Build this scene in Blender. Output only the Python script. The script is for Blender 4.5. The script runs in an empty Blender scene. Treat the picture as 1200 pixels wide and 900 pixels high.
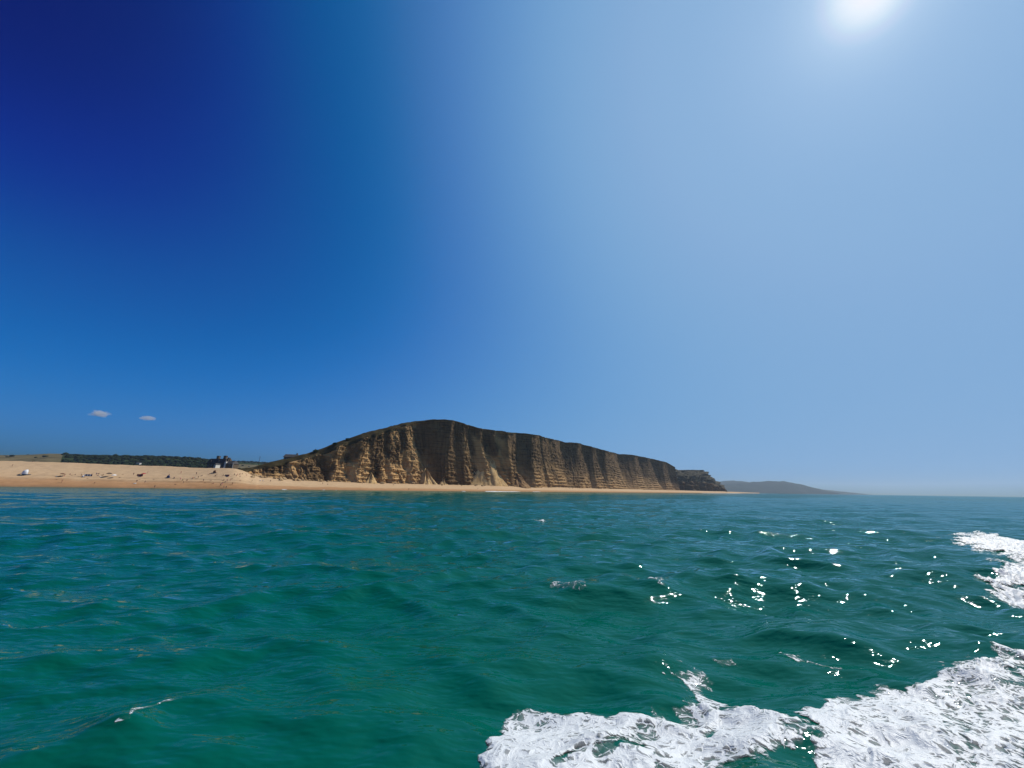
import bpy, bmesh, math, random
import numpy as np
from mathutils import Vector, Matrix

# ------------------------------------------------------------------ camera, sky, sun, exposure
scene = bpy.context.scene
C = scene.collection
CAM_H = 2.0
PITCH = math.radians(15.95)
ROLL = math.radians(0.80)
FPX = 433.0                                        # focal length in pixels of a 1200 px wide frame

cam_d = bpy.data.cameras.new("camera")
cam_d.sensor_width = 36.0
cam_d.lens = FPX / 1200.0 * 36.0
cam_d.clip_start = 0.05
cam_d.clip_end = 60000.0
cam = bpy.data.objects.new("camera", cam_d)
C.objects.link(cam)
_f0 = Vector((0, math.cos(PITCH), math.sin(PITCH)))
_u0 = Vector((0, -math.sin(PITCH), math.cos(PITCH)))
_r0 = Vector((1, 0, 0))
_r = _r0 * math.cos(ROLL) + _u0 * math.sin(ROLL)
_u = _u0 * math.cos(ROLL) - _r0 * math.sin(ROLL)
_m = Matrix((_r, _u, -_f0)).transposed().to_4x4()
_m.translation = Vector((0, 0, CAM_H))
cam.matrix_world = _m
scene.camera = cam

SUN_AZ, SUN_EL = math.radians(55.2), math.radians(49.6)    # azimuth clockwise from +Y
SUN_DIR = Vector((math.sin(SUN_AZ) * math.cos(SUN_EL), math.cos(SUN_AZ) * math.cos(SUN_EL), math.sin(SUN_EL)))

world = bpy.data.worlds.new("World")
scene.world = world
world.use_nodes = True
wt = world.node_tree
wt.nodes.clear()
w_out = wt.nodes.new("ShaderNodeOutputWorld")
w_bg = wt.nodes.new("ShaderNodeBackground")
w_sky = wt.nodes.new("ShaderNodeTexSky")
w_sky.sky_type = 'NISHITA'
w_sky.sun_disc = False
w_sky.sun_elevation = SUN_EL
w_sky.sun_rotation = SUN_AZ
w_sky.altitude = 0.0
w_sky.air_density = 0.5
w_sky.dust_density = 3.5
w_sky.ozone_density = 1.0
# one tone curve for the whole sky: c / (c + 4) and a curve per channel
w_add = wt.nodes.new("ShaderNodeVectorMath"); w_add.operation = 'ADD'; w_add.inputs[1].default_value = (4, 4, 4)
w_div = wt.nodes.new("ShaderNodeVectorMath"); w_div.operation = 'DIVIDE'
w_cur = wt.nodes.new("ShaderNodeRGBCurve")
w_mul = wt.nodes.new("ShaderNodeVectorMath"); w_mul.operation = 'SCALE'; w_mul.inputs['Scale'].default_value = 12.0
SKY_CURVES = (
    ((0.95, 0.0), (1.35, 0.004), (1.85, 0.04), (2.8, 0.095), (5.0, 0.17), (10, 0.23), (30, 0.295), (40, 0.37), (45, 0.6), (49, 1.0)),
    ((0.95, 0.007), (1.37, 0.080), (2.1, 0.175), (3.2, 0.28), (5.0, 0.36), (10, 0.415), (27, 0.48), (35, 0.55), (39.5, 0.74), (43, 1.0)),
    ((1.5, 0.11), (1.9, 0.26), (2.5, 0.39), (3.3, 0.52), (5.0, 0.62), (10, 0.675), (24, 0.73), (31, 0.78), (35.5, 0.9), (38.5, 1.05)))
for _c, _pts in zip(w_cur.mapping.curves, SKY_CURVES):
    _c.points[0].location = (0, 0)
    _c.points[1].location = (1, 1)
    for _x, _y in _pts: _c.points.new(_x / (_x + 4), _y / 1.2)
w_cur.mapping.update()
w_bg.inputs['Strength'].default_value = 0.1
wt.links.new(w_sky.outputs[0], w_add.inputs[0])
wt.links.new(w_sky.outputs[0], w_div.inputs[0])
wt.links.new(w_add.outputs[0], w_div.inputs[1])
wt.links.new(w_div.outputs[0], w_cur.inputs['Color'])
wt.links.new(w_cur.outputs[0], w_mul.inputs[0])
wt.links.new(w_mul.outputs[0], w_bg.inputs[0])
wt.links.new(w_bg.outputs[0], w_out.inputs[0])

sun_d = bpy.data.lights.new("sun", 'SUN')
sun_d.energy = 5.0
sun_d.angle = math.radians(0.53)
sun_d.color = (1.0, 0.94, 0.84)
sun = bpy.data.objects.new("sun", sun_d)
C.objects.link(sun)
sun.rotation_euler = SUN_DIR.to_track_quat('Z', 'Y').to_euler()

vs = scene.view_settings
vs.view_transform = 'Standard'
vs.look = 'None'
vs.exposure = 0.0
vs.gamma = 1.0
vs.use_curve_mapping = False
scene.render.engine = 'CYCLES'
scene.cycles.use_denoising = True
scene.cycles.max_bounces = 6
scene.cycles.volume_bounces = 0
scene.cycles.sample_clamp_indirect = 4.0

# ------------------------------------------------------------------ helpers
def bearing(px, py):
    """direction of a survey sight line, as a world vector with unit forward part"""
    return _f0 + _r * ((px - 600) / FPX) - _u * ((py - 450) / FPX)

def at(px, py, Y):
    """the point on that sight line that lies Y metres north of the camera"""
    d = bearing(px, py)
    return Vector((0, 0, CAM_H)) + d * (Y / d.y)

def sea_at(px, py, z=0.0):
    d = bearing(px, py)
    return Vector((0, 0, CAM_H)) + d * ((z - CAM_H) / d.z)

def horizon(px):
    lo, hi = 300.0, 800.0
    for _ in range(40):
        m = (lo + hi) / 2
        if bearing(px, m).z > 0: lo = m
        else: hi = m
    return lo

def slope_x(px, Y):                                  # x of the vertical plane through column px at depth Y (near the horizon)
    return at(px, horizon(px), Y).x

def tag(o, label=None, cat=None, group=None, kind=None):
    if label: o["label"] = label
    if cat: o["category"] = cat
    if group: o["group"] = group
    if kind: o["kind"] = kind
    return o

def link(name, me, mats, parent=None, smooth=False):
    o = bpy.data.objects.new(name, me)
    C.objects.link(o)
    for m in (mats if isinstance(mats, (list, tuple)) else [mats]):
        if m is not None: me.materials.append(m)
    if smooth:
        me.polygons.foreach_set("use_smooth", [True] * len(me.polygons))
    if parent: o.parent = parent
    return o

def empty(name, loc, rz=0.0):
    o = bpy.data.objects.new(name, None)
    C.objects.link(o)
    o.location = loc
    o.rotation_euler = (0, 0, rz)
    o.empty_display_size = 0.2
    return o

def mesh_np(name, co, quads):
    co = np.asarray(co, np.float32); quads = np.asarray(quads, np.int32)
    me = bpy.data.meshes.new(name)
    me.vertices.add(len(co)); me.vertices.foreach_set("co", co.ravel())
    k = quads.shape[1]
    me.loops.add(quads.size); me.loops.foreach_set("vertex_index", quads.ravel())
    me.polygons.add(len(quads))
    me.polygons.foreach_set("loop_start", np.arange(0, quads.size, k, dtype=np.int32))
    me.polygons.foreach_set("loop_total", np.full(len(quads), k, np.int32))
    me.update(calc_edges=True)
    return me

def grid_quads(nr, nc, wrap=False):
    i = np.arange(nr - 1)[:, None]
    j = np.arange(nc if wrap else nc - 1)[None, :]
    j2 = (j + 1) % nc
    return np.stack([i * nc + j, i * nc + j2, (i + 1) * nc + j2, (i + 1) * nc + j], -1).reshape(-1, 4)

def attr(me, name, vals):
    a = me.attributes.new(name, 'FLOAT', 'POINT')
    a.data.foreach_set("value", np.asarray(vals, np.float32))

# vectorised value noise -------------------------------------------------
def _hash(ix, iy, iz, seed):
    h = (ix.astype(np.int64) * 374761393 + iy.astype(np.int64) * 668265263 + iz.astype(np.int64) * 2147483647 + seed * 144665) & 0xffffffff
    h = ((h ^ (h >> 13)) * 1274126177) & 0xffffffff
    h = ((h ^ (h >> 16)) * 2246822519) & 0xffffffff
    return ((h ^ (h >> 15)) & 0xffffff) / float(0xffffff) * 2 - 1

def noise2(x, y, seed=0):
    x = np.asarray(x, float); y = np.asarray(y, float)
    x, y = np.broadcast_arrays(x, y)
    ix, iy = np.floor(x), np.floor(y)
    fx, fy = x - ix, y - iy
    fx = fx * fx * fx * (fx * (fx * 6 - 15) + 10); fy = fy * fy * fy * (fy * (fy * 6 - 15) + 10)
    z = np.zeros_like(ix)
    a, b = _hash(ix, iy, z, seed), _hash(ix + 1, iy, z, seed)
    c, d = _hash(ix, iy + 1, z, seed), _hash(ix + 1, iy + 1, z, seed)
    return (a + (b - a) * fx) * (1 - fy) + (c + (d - c) * fx) * fy

def fbm(x, y, oct=4, seed=0, gain=0.5):
    s = 0; a = 1.0; f = 1.0; n = 0
    for o in range(oct):
        s = s + a * noise2(np.asarray(x) * f + 17.3 * o, np.asarray(y) * f - 9.1 * o, seed + o * 7)
        n += a; a *= gain; f *= 2.03
    return s / n

def sstep(a, b, x):
    t = np.clip((np.asarray(x) - a) / (b - a), 0, 1)
    return t * t * (3 - 2 * t)

# materials ---------------------------------------------------------------
def new_mat(name):
    m = bpy.data.materials.new(name)
    m.use_nodes = True
    nt = m.node_tree
    b = nt.nodes["Principled BSDF"]
    return m, nt, b

def nd(nt, typ, **kw):
    n = nt.nodes.new(typ)
    for k, v in kw.items():
        if hasattr(n, k): setattr(n, k, v)
        else: n.inputs[k].default_value = v
    return n

def ramp(nt, stops, fac=None):
    r = nt.nodes.new("ShaderNodeValToRGB")
    el = r.color_ramp.elements
    while len(el) < len(stops): el.new(0.5)
    for e, (p, c) in zip(el, stops):
        e.position = p; e.color = (*c, 1) if len(c) == 3 else c
    if fac is not None: nt.links.new(fac, r.inputs[0])
    return r

def noisy_mat(name, cols, scale=1.0, rough=0.9, stretch=(1, 1, 1), bump=0.0, bump_dist=0.05, detail=6, spec=0.2, coord='Object'):
    m, nt, b = new_mat(name)
    tc = nd(nt, "ShaderNodeTexCoord")
    mp = nd(nt, "ShaderNodeMapping"); mp.inputs['Scale'].default_value = stretch
    nt.links.new(tc.outputs[coord], mp.inputs[0])
    n = nd(nt, "ShaderNodeTexNoise"); n.inputs['Scale'].default_value = scale; n.inputs['Detail'].default_value = detail
    n.inputs['Roughness'].default_value = 0.65
    nt.links.new(mp.outputs[0], n.inputs['Vector'])
    k = len(cols)
    r = ramp(nt, [(0.3 + 0.4 * i / max(1, k - 1), c) for i, c in enumerate(cols)], n.outputs[0])
    nt.links.new(r.outputs[0], b.inputs['Base Color'])
    b.inputs['Roughness'].default_value = rough
    b.inputs['Specular IOR Level'].default_value = spec
    if bump:
        bp = nd(nt, "ShaderNodeBump"); bp.inputs['Strength'].default_value = bump; bp.inputs['Distance'].default_value = bump_dist
        nt.links.new(n.outputs[0], bp.inputs['Height']); nt.links.new(bp.outputs[0], b.inputs['Normal'])
    return m

def flat_mat(name, col, rough=0.7):
    """plain coloured cloth, paint or skin with slight mottling"""
    return noisy_mat(name, [tuple(c * 0.85 for c in col), tuple(min(1, c * 1.1) for c in col)], scale=6, rough=rough, detail=2)

# ------------------------------------------------------------------ the sea
rng = np.random.default_rng(11)
NW = 64
w_len = np.exp(np.linspace(math.log(0.42), math.log(11.0), NW)) * rng.uniform(0.94, 1.06, NW)
w_dir = math.radians(-4) + rng.normal(0, 1, NW) * np.radians(np.interp(w_len, [0.4, 2, 10], [44, 28, 13]))
w_ph = rng.uniform(0, 2 * math.pi, NW)
w_k = 2 * math.pi / w_len
w_amp = 0.0052 * w_len ** 0.95 * np.interp(w_len, [0.4, 1.2, 2.2, 4, 9, 11], [1.9, 1.7, 1.2, 0.78, 0.55, 0.4])
PHASES = rng.uniform(0, 100, 8)

def spacing(r): return np.maximum(0.03, 0.012 * r)

# a wave thrown off by the boat: crest line in plan (x, y, height, width)
WAKE_WAVE = [((-0.9, 9.3), 0.0), ((0.6, 8.9), 0.13), ((2.2, 8.6), 0.20), ((3.6, 7.6), 0.15), ((4.6, 6.2), 0.20), ((6.0, 5.6), 0.14), ((8.5, 5.3), 0.0)]

def seg_dist(x, y, pts):
    best = np.full(x.shape, 1e9); tt = np.zeros(x.shape); side = np.zeros(x.shape)
    for i in range(len(pts) - 1):
        (ax, ay), (bx, by) = pts[i], pts[i + 1]
        dx, dy = bx - ax, by - ay
        L2 = dx * dx + dy * dy
        t = np.clip(((x - ax) * dx + (y - ay) * dy) / L2, 0, 1)
        ex, ey = x - ax - t * dx, y - ay - t * dy
        d = np.hypot(ex, ey)
        m = d < best
        best = np.where(m, d, best); tt = np.where(m, i + t, tt)
        side = np.where(m, np.sign(dx * ey - dy * ex), side)
    return best, tt, side

def sea_surface(x, y):
    """displaced surface position over the flat point x, y"""
    x = np.asarray(x, float); y = np.asarray(y, float)
    r = np.hypot(x, y)
    sp = spacing(r)
    # gusts: patches where the small waves are stronger or weaker
    g = 1.0 + 0.45 * fbm(x / 9.0, y / 9.0, 2, 91)
    calm = 1.0 - 0.45 * np.exp(-(((x + 1.8) / 3.6) ** 2 + ((y - 4.2) / 2.6) ** 2))
    dx = np.zeros_like(x); dy = np.zeros_like(x); z = np.zeros_like(x)
    for i in range(NW):
        att = sstep(2.2, 4.5, w_len[i] / sp)
        if not att.any(): continue
        a = w_amp[i] * att
        if w_len[i] < 2.5: a = a * g * calm
        cx, cy = math.sin(w_dir[i]), math.cos(w_dir[i])
        ph = w_k[i] * (x * cx + y * cy) + w_ph[i]
        s, c = np.sin(ph), np.cos(ph)
        z += a * c
        q = 0.75
        dx -= q * a * cx * s; dy -= q * a * cy * s
    near = r < 16
    if near.any():
        d, t, side = seg_dist(x[near], y[near], [p for p, _ in WAKE_WAVE])
        hgt = np.interp(t, np.arange(len(WAKE_WAVE)), [h for _, h in WAKE_WAVE])
        w = np.where(side > 0, 1.3, 0.75)
        prof = np.exp(-(d / w) ** 2) - 0.35 * np.exp(-((d - 1.7) / 0.9) ** 2)
        z[near] += hgt * prof
    return x + dx, y + dy, z

th_f = np.arange(-66, 66.001, 0.125)
th_l = np.concatenate([np.arange(66.6, 180, 1.6), np.arange(-180, -66.6, 1.6)])
th = np.radians(np.sort(np.concatenate([th_f, th_l])))
rs = [0.35]
while rs[-1] < 6800: rs.append(rs[-1] + (0.03 if rs[-1] < 2.5 else 0.012 * rs[-1]) * (1.0 if rs[-1] < 900 else 3.0))
rs = np.array(rs)
RR, TT = np.meshgrid(rs, th, indexing='ij')
sx, sy, sz = sea_surface(RR * np.sin(TT), RR * np.cos(TT))
sea_me = mesh_np("sea", np.stack([sx, sy, sz], -1).reshape(-1, 3), grid_quads(len(rs), len(th), True))

m_sea, nt, b = new_mat("sea_water")
b.inputs['Base Color'].default_value = (0.0008, 0.078, 0.056, 1)
b.inputs['IOR'].default_value = 1.333
b.inputs['Roughness'].default_value = 0.04
b.inputs['Specular IOR Level'].default_value = 0.25
tc = nd(nt, "ShaderNodeTexCoord")
def wave_noise(scale, stretch, rot, detail, rough=0.55):
    mp = nd(nt, "ShaderNodeMapping"); mp.inputs['Scale'].default_value = stretch; mp.inputs['Rotation'].default_value = (0, 0, rot)
    nt.links.new(tc.outputs['Object'], mp.inputs[0])
    n = nd(nt, "ShaderNodeTexNoise"); n.inputs['Scale'].default_value = scale; n.inputs['Detail'].default_value = detail
    n.inputs['Roughness'].default_value = rough
    nt.links.new(mp.outputs[0], n.inputs['Vector'])
    return n.outputs[0]
n1 = wave_noise(0.55, (0.55, 1.0, 1), 0.15, 3)      # metre-scale waves for the far water
n2 = wave_noise(2.6, (0.42, 1.0, 1), 0.1, 3)        # ripples
n3 = wave_noise(9.0, (0.6, 1.0, 1), 0.35, 2)       # capillary ripples
prev = None
for h, st, dist in ((n1, 1.0, 0.21), (n2, 1.0, 0.085), (n3, 1.0, 0.0085)):
    bp = nd(nt, "ShaderNodeBump"); bp.inputs['Strength'].default_value = st; bp.inputs['Distance'].default_value = dist
    nt.links.new(h, bp.inputs['Height'])
    if prev: nt.links.new(prev.outputs[0], bp.inputs['Normal'])
    prev = bp
nt.nodes.remove(b)
# body colour of the green water under a mirror that a rough sea weakens at low angles
w_dif = nd(nt, "ShaderNodeBsdfDiffuse"); w_dif.inputs['Color'].default_value = (0.0006, 0.075, 0.050, 1)
w_glo = nd(nt, "ShaderNodeBsdfGlossy"); w_glo.inputs['Color'].default_value = (0.72, 0.90, 1.0, 1); w_glo.inputs['Roughness'].default_value = 0.04
w_fre = nd(nt, "ShaderNodeFresnel"); w_fre.inputs['IOR'].default_value = 1.333
w_fm = nd(nt, "ShaderNodeMath"); w_fm.operation = 'MULTIPLY'; w_fm.inputs[1].default_value = 0.72
w_mix = nd(nt, "ShaderNodeMixShader")
for n_ in (w_dif, w_glo, w_fre): nt.links.new(prev.outputs[0], n_.inputs['Normal'])
nt.links.new(w_fre.outputs[0], w_fm.inputs[0]); nt.links.new(w_fm.outputs[0], w_mix.inputs['Fac'])
nt.links.new(w_dif.outputs[0], w_mix.inputs[1]); nt.links.new(w_glo.outputs[0], w_mix.inputs[2])
nt.links.new(w_mix.outputs[0], nt.nodes["Material Output"].inputs['Surface'])
sea = tag(link("sea", sea_me, m_sea, smooth=True), kind="structure", label="teal green choppy sea water")

# ------------------------------------------------------------------ beach
def interp_cols(tab, px):
    t = np.array(tab, float)
    return np.interp(px, t[:, 0], t[:, 1])

WATER_Y = [(-420, 132), (-260, 152), (-120, 172), (0, 191), (160, 212), (300, 232), (440, 268), (580, 345), (720, 535), (797, 760), (850, 992), (872, 1350), (890, 2300)]
ANCHORS = [(270, 253), (440, 330), (580, 420), (640, 500), (720, 650), (797, 900)]          # column and depth of the cliff foot
def colslope(px):
    d = bearing(px, horizon(px)); return d.x / d.y
def anchor_y(px):
    return 1.0 / np.interp([colslope(p) for p in np.atleast_1d(px)], [colslope(a) for a, _ in ANCHORS], [1.0 / y for _, y in ANCHORS])
BACK_Y = [(-420, 190), (-260, 212), (-120, 230), (0, 245), (160, 256), (240, 255)] + [(p, float(anchor_y(p)[0]) + 1.0) for p in range(270, 798, 6)] + [(850, 1080), (872, 1450), (890, 2400)]
BACK_PY = [(-420, 534), (-260, 536.5), (-120, 538.5), (0, 540.2), (70, 542), (160, 545.2), (240, 548.2), (272, 549.2), (281, 551.5), (290, 556), (302, 558.8), (320, 560.3), (350, 562.5), (400, 564.5), (440, 566), (520, 568), (600, 569.5), (640, 570.8), (720, 572.9), (797, 574.7), (850, 576), (872, 576.9), (890, 577.5)]

def smooth1(a, n):
    k = np.ones(n) / n
    p = np.pad(a, n // 2, mode='edge')
    return np.convolve(p, k, 'valid')[:len(a)]

def col_xy(px, Y):
    """plan points at columns px and depths Y"""
    d = [bearing(p, horizon(p)) for p in px]
    return np.array([v.x / v.y * y for v, y in zip(d, Y)])

def col_z(px, py, Y):
    return np.array([at(p, q, y).z for p, q, y in zip(px, py, Y)])

bpx = np.concatenate([np.linspace(-420, 300, 260), np.linspace(301, 890, 340)])
wY = smooth1(interp_cols(WATER_Y, bpx), 15); bY = smooth1(interp_cols(BACK_Y, bpx), 9)
wX, bX = col_xy(bpx, wY), col_xy(bpx, bY)
bZ = np.maximum(col_z(bpx, interp_cols(BACK_PY, bpx), bY), 1.2)
wv = np.concatenate([np.linspace(-0.35, 0, 6)[:-1], np.linspace(0, 1, 70), [1.06, 1.2, 1.5]])
V, _ = np.meshgrid(wv, bpx, indexing='ij')
BX = wX + (bX - wX) * V; BY = wY + (bY - wY) * V
BX += fbm(BX / 14, BY / 14, 2, 5) * 1.2 * (np.abs(V) < 0.3); BY += fbm(BX / 11 + 9, BY / 11, 2, 6) * 1.6 * (V < 0.12)
prof = np.interp(V, [-0.35, 0, 0.10, 0.17, 0.26, 0.31, 0.37, 0.41, 0.7, 0.93, 1.0, 1.06, 1.2, 1.5], [-0.25, 0, 0.11, 0.185, 0.235, 0.325, 0.355, 0.43, 0.73, 0.955, 1.0, 1.0, 0.9, 0.78])
BZ = prof * bZ + np.where(V > 0.03, fbm(BX / 5, BY / 5, 3, 21) * 0.22 + fbm(BX / 24, BY / 24, 2, 22) * 0.35, 0) * np.clip(V * 6, 0, 1) * np.clip(bZ / 10, 0.25, 1)
beach_me = mesh_np("beach", np.stack([BX, BY, BZ], -1).reshape(-1, 3), grid_quads(*V.shape))
attr(beach_me, "upness", V.ravel() + (fbm(BX / 9, BY / 9, 3, 31) * 0.035).ravel())
m_sand, nt, b = new_mat("golden_sand")
at_n = nd(nt, "ShaderNodeAttribute"); at_n.attribute_name = "upness"
tc = nd(nt, "ShaderNodeTexCoord")
n = nd(nt, "ShaderNodeTexNoise"); n.inputs['Scale'].default_value = 0.35; n.inputs['Detail'].default_value = 8; n.inputs['Roughness'].default_value = 0.7
nt.links.new(tc.outputs['Object'], n.inputs['Vector'])
r1 = ramp(nt, [(0.0, (0.20, 0.125, 0.07)), (0.03, (0.26, 0.15, 0.075)), (0.09, (0.34, 0.19, 0.09)), (0.26, (0.37, 0.215, 0.105)), (0.33, (0.46, 0.315, 0.18)), (0.6, (0.47, 0.33, 0.195)), (1.0, (0.45, 0.315, 0.185))], at_n.outputs['Fac'])
mx = nd(nt, "ShaderNodeMix"); mx.data_type = 'RGBA'; mx.blend_type = 'MULTIPLY'; mx.inputs['Factor'].default_value = 1.0
r2 = ramp(nt, [(0.3, (0.80, 0.78, 0.76)), (0.65, (1.0, 1.0, 1.0))], n.outputs[0])
nt.links.new(r1.outputs[0], mx.inputs[6]); nt.links.new(r2.outputs[0], mx.inputs[7])
nt.links.new(mx.outputs[2], b.inputs['Base Color'])
b.inputs['Roughness'].default_value = 0.95; b.inputs['Specular IOR Level'].default_value = 0.1
bp = nd(nt, "ShaderNodeBump"); bp.inputs['Strength'].default_value = 0.6; bp.inputs['Distance'].default_value = 0.35
nt.links.new(n.outputs[0], bp.inputs['Height']); nt.links.new(bp.outputs[0], b.inputs['Normal'])
beach = tag(link("beach", beach_me, m_sand, smooth=True), kind="structure", label="golden shingle beach sloping down to the sea")

def beach_point(px, py):
    """where a sight line meets the beach"""
    Yw, Yb = float(interp_cols(WATER_Y, px)), float(interp_cols(BACK_Y, px))
    i = int(np.argmin(np.abs(bpx - px)))
    best = None
    for k in range(5, 5 + 70):
        x, y, z = BX[k, i], BY[k, i], BZ[k, i]
        d = bearing(px, py)
        zs = CAM_H + d.z * (y / d.y)
        e = abs(z - zs)
        if best is None or e < best[0]: best = (e, at(px, py, y).x, y, z)
    return Vector(best[1:])

# ------------------------------------------------------------------ cliff
SKYLINE = [(262, 551), (272, 549.6), (283, 548.3), (293, 547), (310, 541.5), (335, 536.5), (355, 530.5), (370, 525), (385, 519.5), (400, 513.5), (420, 506.8), (440, 502), (460, 496.7), (480, 493.4), (500, 491.8), (515, 491.2), (525, 493), (535, 496), (546, 499.3), (560, 502.6), (584, 505), (587, 506.6), (600, 506.8), (625, 509.4), (632, 512), (660, 518), (675, 518.9), (685, 521.7), (705, 527), (715, 529.5), (726, 532), (740, 532.7), (760, 536.7), (780, 541.2), (787, 545), (794, 549), (798, 552)]
# facets along the cliff: end column at the top, end column at the foot, lit by the low-angle sun (L) or turned from it (D)
FACETS = [(292, 296, 'L'), (303, 303, 'L'), (313, 315, 'D'), (330, 336, 'L'), (338, 350, 'D'), (345, 353, 'L'), (352, 357, 'D'), (372, 380, 'L'), (391, 391, 'D'), (404, 406, 'L'), (420, 416, 'D'),
          (432, 430, 'L'), (437, 434, 'D'), (446, 450, 'L'), (455, 458, 'D'), (466, 478, 'L'), (472, 483, 'D'), (482, 503, 'L'), (527, 520, 'D'), (532, 536, 'L'), (544, 544, 'D'),
          (549, 562, 'L'), (563, 573, 'D'), (567, 590, 'L'), (580, 594, 'D'), (583, 598, 'L'), (598, 601, 'D'), (607, 607, 'L'), (628, 625, 'D'), (636, 640, 'L'), (640, 643, 'D'), (647, 652, 'L'), (651, 655, 'D'), (660, 664, 'L'),
          (682, 680, 'D'), (687, 693, 'L'), (700, 699, 'D'), (704, 711, 'L'), (715, 714, 'D'), (727, 734, 'L'), (750, 748, 'D'), (753, 756, 'L'), (765, 762, 'D'), (768, 776, 'L'), (783, 781, 'D'), (786, 790, 'L'), (797, 797, 'D')]
DARK_HEADING = 1.24                                   # turned past the sun's bearing, so these faces get no direct sun

def facet_path(which):
    """plan polyline: walk from column to column along a heading per facet; lit headings solved so that anchors are met"""
    ends = [f[which] for f in FACETS]; kinds = [f[2] for f in FACETS]
    pts = [(colslope(270) * 253.0, 253.0)]
    i = 0
    for (a0, y0), (a1, y1) in zip(ANCHORS[:-1], ANCHORS[1:]):
        idx = [k for k in range(i, len(ends)) if FACETS[k][0] <= a1 + 3.5]
        if not idx: continue
        def walk(off):
            p = pts[-1]; out = []
            for k in idx:
                v_ = math.atan(colslope(ends[k]))
                hd = v_ + off * (DARK_HEADING - v_) if kinds[k] == 'L' else DARK_HEADING
                sx, cx = math.sin(hd), math.cos(hd); m = colslope(ends[k])
                t = (m * p[1] - p[0]) / (sx - m * cx)
                p = (p[0] + sx * t, p[1] + cx * t); out.append(p)
            return out
        tgt = anchor_y(ends[idx[-1]])[0]
        lo, hi = 0.08, 1.6
        for _ in range(40):
            mid = (lo + hi) / 2
            if walk(mid)[-1][1] > tgt: lo = mid
            else: hi = mid
        pts += walk(mid)
        i = idx[-1] + 1
    return np.array(pts)

p_top, p_bot = facet_path(0), facet_path(1)
NS, NZ = 1250, 165
seg = np.hypot(*np.diff((p_top + p_bot) / 2, axis=0).T)
# sample density follows apparent size: metres divided by distance
wgt = seg / np.hypot(*((p_top[1:] + p_bot[1:]) / 2).T)
cum = np.concatenate([[0], np.cumsum(wgt)]); cum /= cum[-1]
tpar = np.interp(np.linspace(0, 1, NS), cum, np.arange(len(p_top)))
def along(P):
    k = np.arange(len(P))
    q = np.stack([np.interp(tpar, k, P[:, 0]), np.interp(tpar, k, P[:, 1])], -1)
    for _ in range(2): q = np.stack([smooth1(q[:, 0], 5), smooth1(q[:, 1], 5)], -1)
    return q
q_top, q_bot = along(p_top), along(p_bot)
q_px = 600 + np.array([0.0] * NS)
_cols = np.linspace(250, 860, 1200); _sl = np.array([colslope(c) for c in _cols])
q_px = np.interp(q_top[:, 0] / q_top[:, 1], _sl, _cols)
q_pxb = np.interp(q_bot[:, 0] / q_bot[:, 1], _sl, _cols)
qm = np.stack([smooth1(((q_top + q_bot) / 2)[:, k], 61) for k in (0, 1)], -1)
tan = np.gradient(qm, axis=0); tan /= np.linalg.norm(tan, axis=1)[:, None]
nrm = np.stack([tan[:, 1], -tan[:, 0]], -1)                  # towards the sea
arc = np.concatenate([[0], np.cumsum(np.hypot(*np.diff(qm, axis=0).T))])
sky_py = np.interp(q_px, [a for a, _ in SKYLINE], [b_ for _, b_ in SKYLINE])
sky_py = sky_py + noise2(arc / 7, arc * 0, 70) * 0.35 + noise2(arc / 2.5, arc * 0, 71) * 0.25
crest = q_top - nrm * 13.0                                    # where the turf reaches its skyline
crest_px = np.interp(crest[:, 0] / crest[:, 1], _sl, _cols)
sky_py = np.interp(crest_px, [a for a, _ in SKYLINE], [b_ for _, b_ in SKYLINE]) + noise2(arc / 6, arc * 0, 70) * 0.3
top_z = col_z(crest_px, sky_py, crest[:, 1])
foot_z = col_z(q_pxb, np.interp(q_pxb, [a for a, _ in BACK_PY], [b_ for _, b_ in BACK_PY]), q_bot[:, 1]) - 2.5
foot_z = np.minimum(foot_z, top_z - 1.0)
band = np.interp(q_px, [283, 320, 430, 460, 520, 600, 800], [1.2, 2.6, 4.0, 2.0, 1.6, 1.4, 1.6])
face_top = np.maximum(top_z - band, foot_z + 0.6)
Hh = np.linspace(0, 1, NZ)[:, None]
FZ = foot_z + (face_top - foot_z) * Hh
mix = (1 - Hh) ** 1.4
FX = q_top[:, 0] * (1 - mix) + q_bot[:, 0] * mix
FY = q_top[:, 1] * (1 - mix) + q_bot[:, 1] * mix
SA = np.broadcast_to(arc, FX.shape)
hgt_rel = np.clip((FZ - foot_z) / 45.0, 0, 2)
rough_left = np.interp(q_px, [270, 475, 500, 560, 620, 800], [1.0, 1.0, 0.22, 0.22, 0.3, 0.3])
# bedding: hard bands stand proud, soft ones are eaten back
zz = FZ + fbm(SA / 40, FZ / 30, 2, 3) * 1.3 + SA * 0.004
def beds(period, seed):
    bed = np.floor(zz / period); fr = zz / period - bed
    hard = _hash(bed, bed * 0, bed * 0, seed)
    return (sstep(0.0, 0.08, fr) - sstep(0.40, 0.62, fr)) * (0.6 + 0.4 * hard)
broken = sstep(-0.3, 0.15, fbm(SA / 9.0, zz / 7.0, 3, 8))
litm = smooth1(np.array([1.0 if FACETS[min(int(t), len(FACETS) - 1)][2] == 'L' else 0.0 for t in tpar]), 7)
low = np.clip(1.25 - 1.5 * Hh, 0.06, 1) * (0.22 + 0.78 * litm)
D = beds(4.3, 5) * broken * (np.where(q_px < 490, 0.8, 1.7) * low + 0.2 * rough_left) + beds(1.9, 6) * sstep(-0.2, 0.2, fbm(SA / 5.0, zz / 4.0, 2, 9)) * (0.5 * low + 0.45 * rough_left * (0.3 + 0.7 * litm))
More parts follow.
